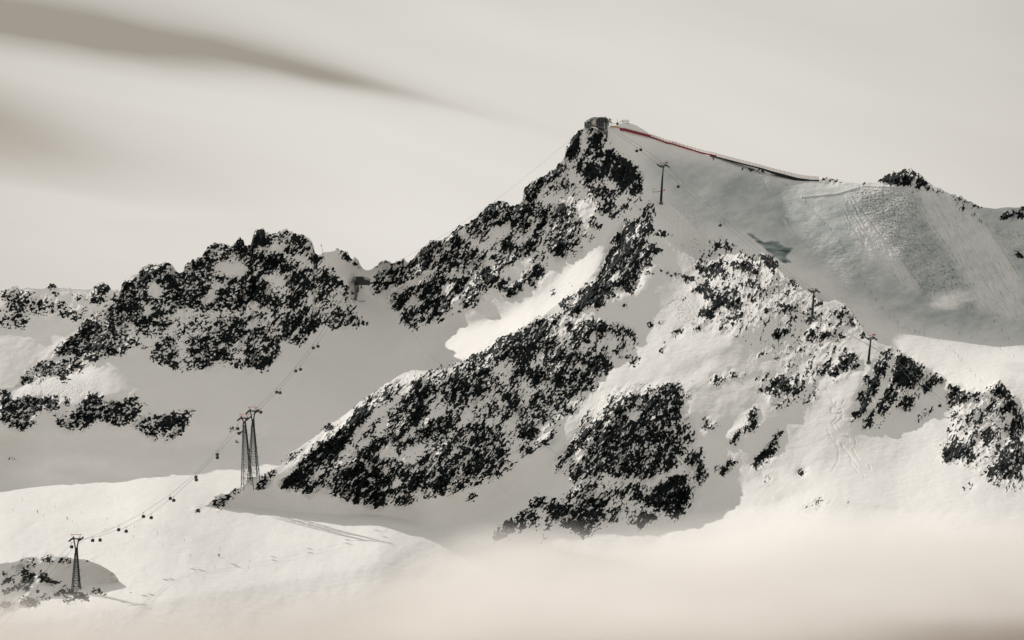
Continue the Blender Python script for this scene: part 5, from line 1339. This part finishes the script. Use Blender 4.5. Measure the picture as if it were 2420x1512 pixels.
def ledge_fence():
    pts = [T('H',*p) for p in ((2070,357),(2130,372),(2230,405),(2270,470),(2310,500),(2352,527))]
    w = [P(u, v, gC(u, v)-1.5) for u, v in pts]; t = thing('avalanche_barrier', w[0], 'dark timber avalanche barrier stepping down the jagged peak at the frame edge', 'barrier')
    for p, q in zip(w[:-1], w[1:]): MB().beam(p-w[0]+Vector((0,0,.3)), q-w[0]+Vector((0,0,.3)), 1.0, .25).build('panel','wood',t)
    for p in w: MB().bar(p-w[0]-Vector((0,0,.8)), p-w[0]+Vector((0,0,1.1)), .13).build('post','wood',t)
ledge_fence()
u, v = T('D', 2404, 834); y = gM(u, v)-2; t = thing('mountain_hut', P(u, v, y), 'small dark hut on the snowy skyline at the far end of the glacier', 'hut')
MB().box((1.6,0,1.0),(4.4,3,2.6)).build('wall','wood',t); MB().box((1.6,0,2.45),(5.0,3.6,.3)).bar((3,0,2.5),(3,0,4.8),.08).build('roof','grey',t)
MB().box((.9,-1.55,1.0),(.8,.1,1.0)).build('window','glass',t); MB().box((2.7,-1.55,.7),(.9,.1,1.9)).build('door','steel',t)

# --- piste marker poles
def make_pole(m):
    t = thing('piste_marker', (0,0,0), 'x', 'marker pole'); MB().bar((0,0,-.8),(0,0,2.0),.085,.07,5).build('pole','steel',t)
    MB().box((0,0,1.95),(.42,.08,.42),Matrix.Rotation(math.radians(45),4,'Y')).build('marker_board',m,t); return t
pm = {}
def poles(tile, s, fn, line, grp, m='steel', sc=1.0):
    q = [float(k) for k in s.replace(',', ' ').split()]
    for i in range(0, len(q), 2):
        u, v = T(tile, q[i], q[i+1]); v += .8
        if m not in pm: pm[m] = make_pole(m); o = pm[m]
        else: o = copy_tree(pm[m])
        o.location = P(u, v, fn(u, v)-.15); o.scale = (sc,)*3
        k = CNT.get(line, 0); CNT[line] = k+1
        o['label'] = '%s %s' % (ORD[k], line); o['group'] = grp
CNT = {}
A1 = 'pole from the top in the long line down the left of the glacier'
poles('D', '733,740 754,770 763,790 776,815 789,826 808,850 823,865 844,888 866,905 883,930 901,947 928,965 953,993 968,1020 988,1047 1017,1085 1030,1108 1049,1143 1062,1166 1088,1206 1103,1240 1130,1276 1164,1333 1209,1400 1253,1465', gM, A1, 'poles down the left of the glacier')
poles('K', '1024,480 1078,552 1149,630 1227,692', gM, A1, 'poles down the left of the glacier')
poles('K', '1230,735 1272,748 1298,737 1330,762 1385,770 1398,775 1432,785 1479,795', gM, 'pole from the left in the tight cluster where bright snow begins', 'poles at the foot of the glacier')
poles('K', '1611,848 1720,923 1756,962 1770,980 1798,1010 1832,1050 1911,1143 1961,1192 2011,1240', gM, 'pole from the top on bright snow above the serrated crest', 'poles on the bright snow')
poles('D', '1107,690 1136,760 1262,940 1343,1020 1377,1053 1428,1115 1513,1232 1635,1437', gM, 'pole from the top along the left edge of the mogul field', 'poles along the left mogul edge', 'redc')
poles('D', '1630,760 1670,860 1735,975 1802,1072 1878,1180 1955,1290 2036,1413', gM, 'pole from the top along the right edge of the mogul field', 'poles along the right mogul edge')
poles('K', '2139,678 2210,768 2276,845', gM, 'pole from the top on smooth snow below the groomed piste', 'poles below the groomed piste')
poles('K', '1523,493 1678,715 1811,797 1925,830 2055,862 2198,930 2318,1012', gM, 'pole from the left in the loose row under the snow puff', 'poles under the snow puff')
poles('I', '124,292 210,190 412,344 522,262 683,396 772,315 994,475 1012,372 1262,543 1270,440 1488,503 1538,622 1742,575 1800,720', gM, 'marker pole from the left scattered over the bright lower snowfield', 'poles on the lower snowfield', 'org', .85)
poles('I', '2029,830 2081,655 2352,835 2360,775', gM, 'marker pole from the left on the faint tracks under the ridge end', 'poles under the ridge end', 'org', .85)

# --- skiers, one skinned body each
def skier(u, v, fn, label, m, face=0, bend=.25, sc=1.0):
    t = thing('person', P(u, v, fn(u, v)-.2), label, 'skier', 'skiers on the snow', face)
    J = [(0,0,.92),(0,-.04,1.15),(0,-.10-bend*.3,1.42),(0,-.12-bend*.35,1.52),(0,-.15-bend*.4,1.66),(0,-.15-bend*.4,1.80),
         (.13,0,.88),(.16,-.14,.48),(.17,0,.08),(.17,-.16,.03),(-.13,0,.88),(-.16,-.14,.48),(-.17,0,.08),(-.17,-.16,.03),
         (.21,-.10-bend*.3,1.40),(.33,-.2,1.13),(.34,-.45,1.05),(.34,-.53,1.04),(-.21,-.10-bend*.3,1.40),(-.33,-.2,1.13),(-.34,-.45,1.05),(-.34,-.53,1.04)]
    R_ = [.17,.16,.17,.07,.115,.10,.11,.085,.055,.05,.11,.085,.055,.05,.075,.055,.045,.04,.075,.055,.045,.04]
    E_ = [(0,1),(1,2),(2,3),(3,4),(4,5),(0,6),(6,7),(7,8),(8,9),(0,10),(10,11),(11,12),(12,13),(2,14),(14,15),(15,16),(16,17),(2,18),(18,19),(19,20),(20,21)]
    me = bpy.data.meshes.new('body'); me.from_pydata(J, E_, []); o = bpy.data.objects.new('body', me); S.collection.objects.link(o); o.parent = t
    sk = o.modifiers.new('skin', 'SKIN'); sk.use_smooth_shade = True
    for i, sv in enumerate(me.skin_vertices[0].data): sv.radius = (R_[i], R_[i]); sv.use_root = i == 0
    o.modifiers.new('sub', 'SUBSURF').levels = 1; me.materials.append(M_[m])
    MB().ball((0,-.16-bend*.4,1.78),.135,2,(1,1.1,.95)).build('helmet','black',t,True)
    for sx in (.17,-.17): MB().box((sx,-.15,.02),(.1,1.7,.03)).box((sx,-1.02,.06),(.1,.12,.03),Matrix.Rotation(-.5,4,'X')).build('ski','black',t)
    for sx in (.36,-.36): MB().bar((sx,-.55,1.05),(sx*1.3,-.1,.0),.015).build('ski_pole','steel',t)
    t.scale = (sc,)*3
skier(37.3, 512.6, gM, 'skier in dark clothes alone at the left of the bright snowfield', 'suitd', .6)
skier(67.3, 519.3, gM, 'skier in dark clothes standing a little right of the other on the snowfield', 'suitd', -.5)
skier(218.4, 556.2, gM, 'skier in red jacket beside another, below the ridge end', 'suitr', .3)
skier(219.4, 556.4, gM, 'skier in dark suit beside one in red, below the ridge end', 'suitd', .1)
skier(971.6, 215.9, gM, 'dark skier, left of the upper three below the small crags', 'suitd', .9, .5, 1.15)
skier(973.9, 215.6, gM, 'dark skier, middle of the upper three below the small crags', 'suitd', .2, .5, 1.15)
skier(974.9, 215.5, gM, 'dark skier, right of the upper three below the small crags', 'suitd', -.2, .3, 1.15)
skier(979.2, 221.1, gM, 'dark skier, upper of the lower pair below the small crags', 'suitd', .7, .3, 1.15)
skier(981.6, 222.8, gM, 'dark skier crouching, lower of the lower pair below the small crags', 'suitd', -.7, .7, 1.25)
for p, q in list(zip(w1, c1))[1:16]+list(zip(w2, c2))[1:16]:
    g = min(gM(*q), gC(*q) if q[0] > 250 else 9e9)
    if p.y > g-4: print('rope behind ground', [round(k) for k in q], round(p.y), round(g))
for p, q in list(zip(q1, s1))[1:]+list(zip(q2, s2))[1:]:
    if q[0] < 1024:
        g = gM(*q) if q[0] < 650 else gC(*q)
        if p.y > g-3: print('summit rope behind', [round(k) for k in q], round(p.y), round(g))
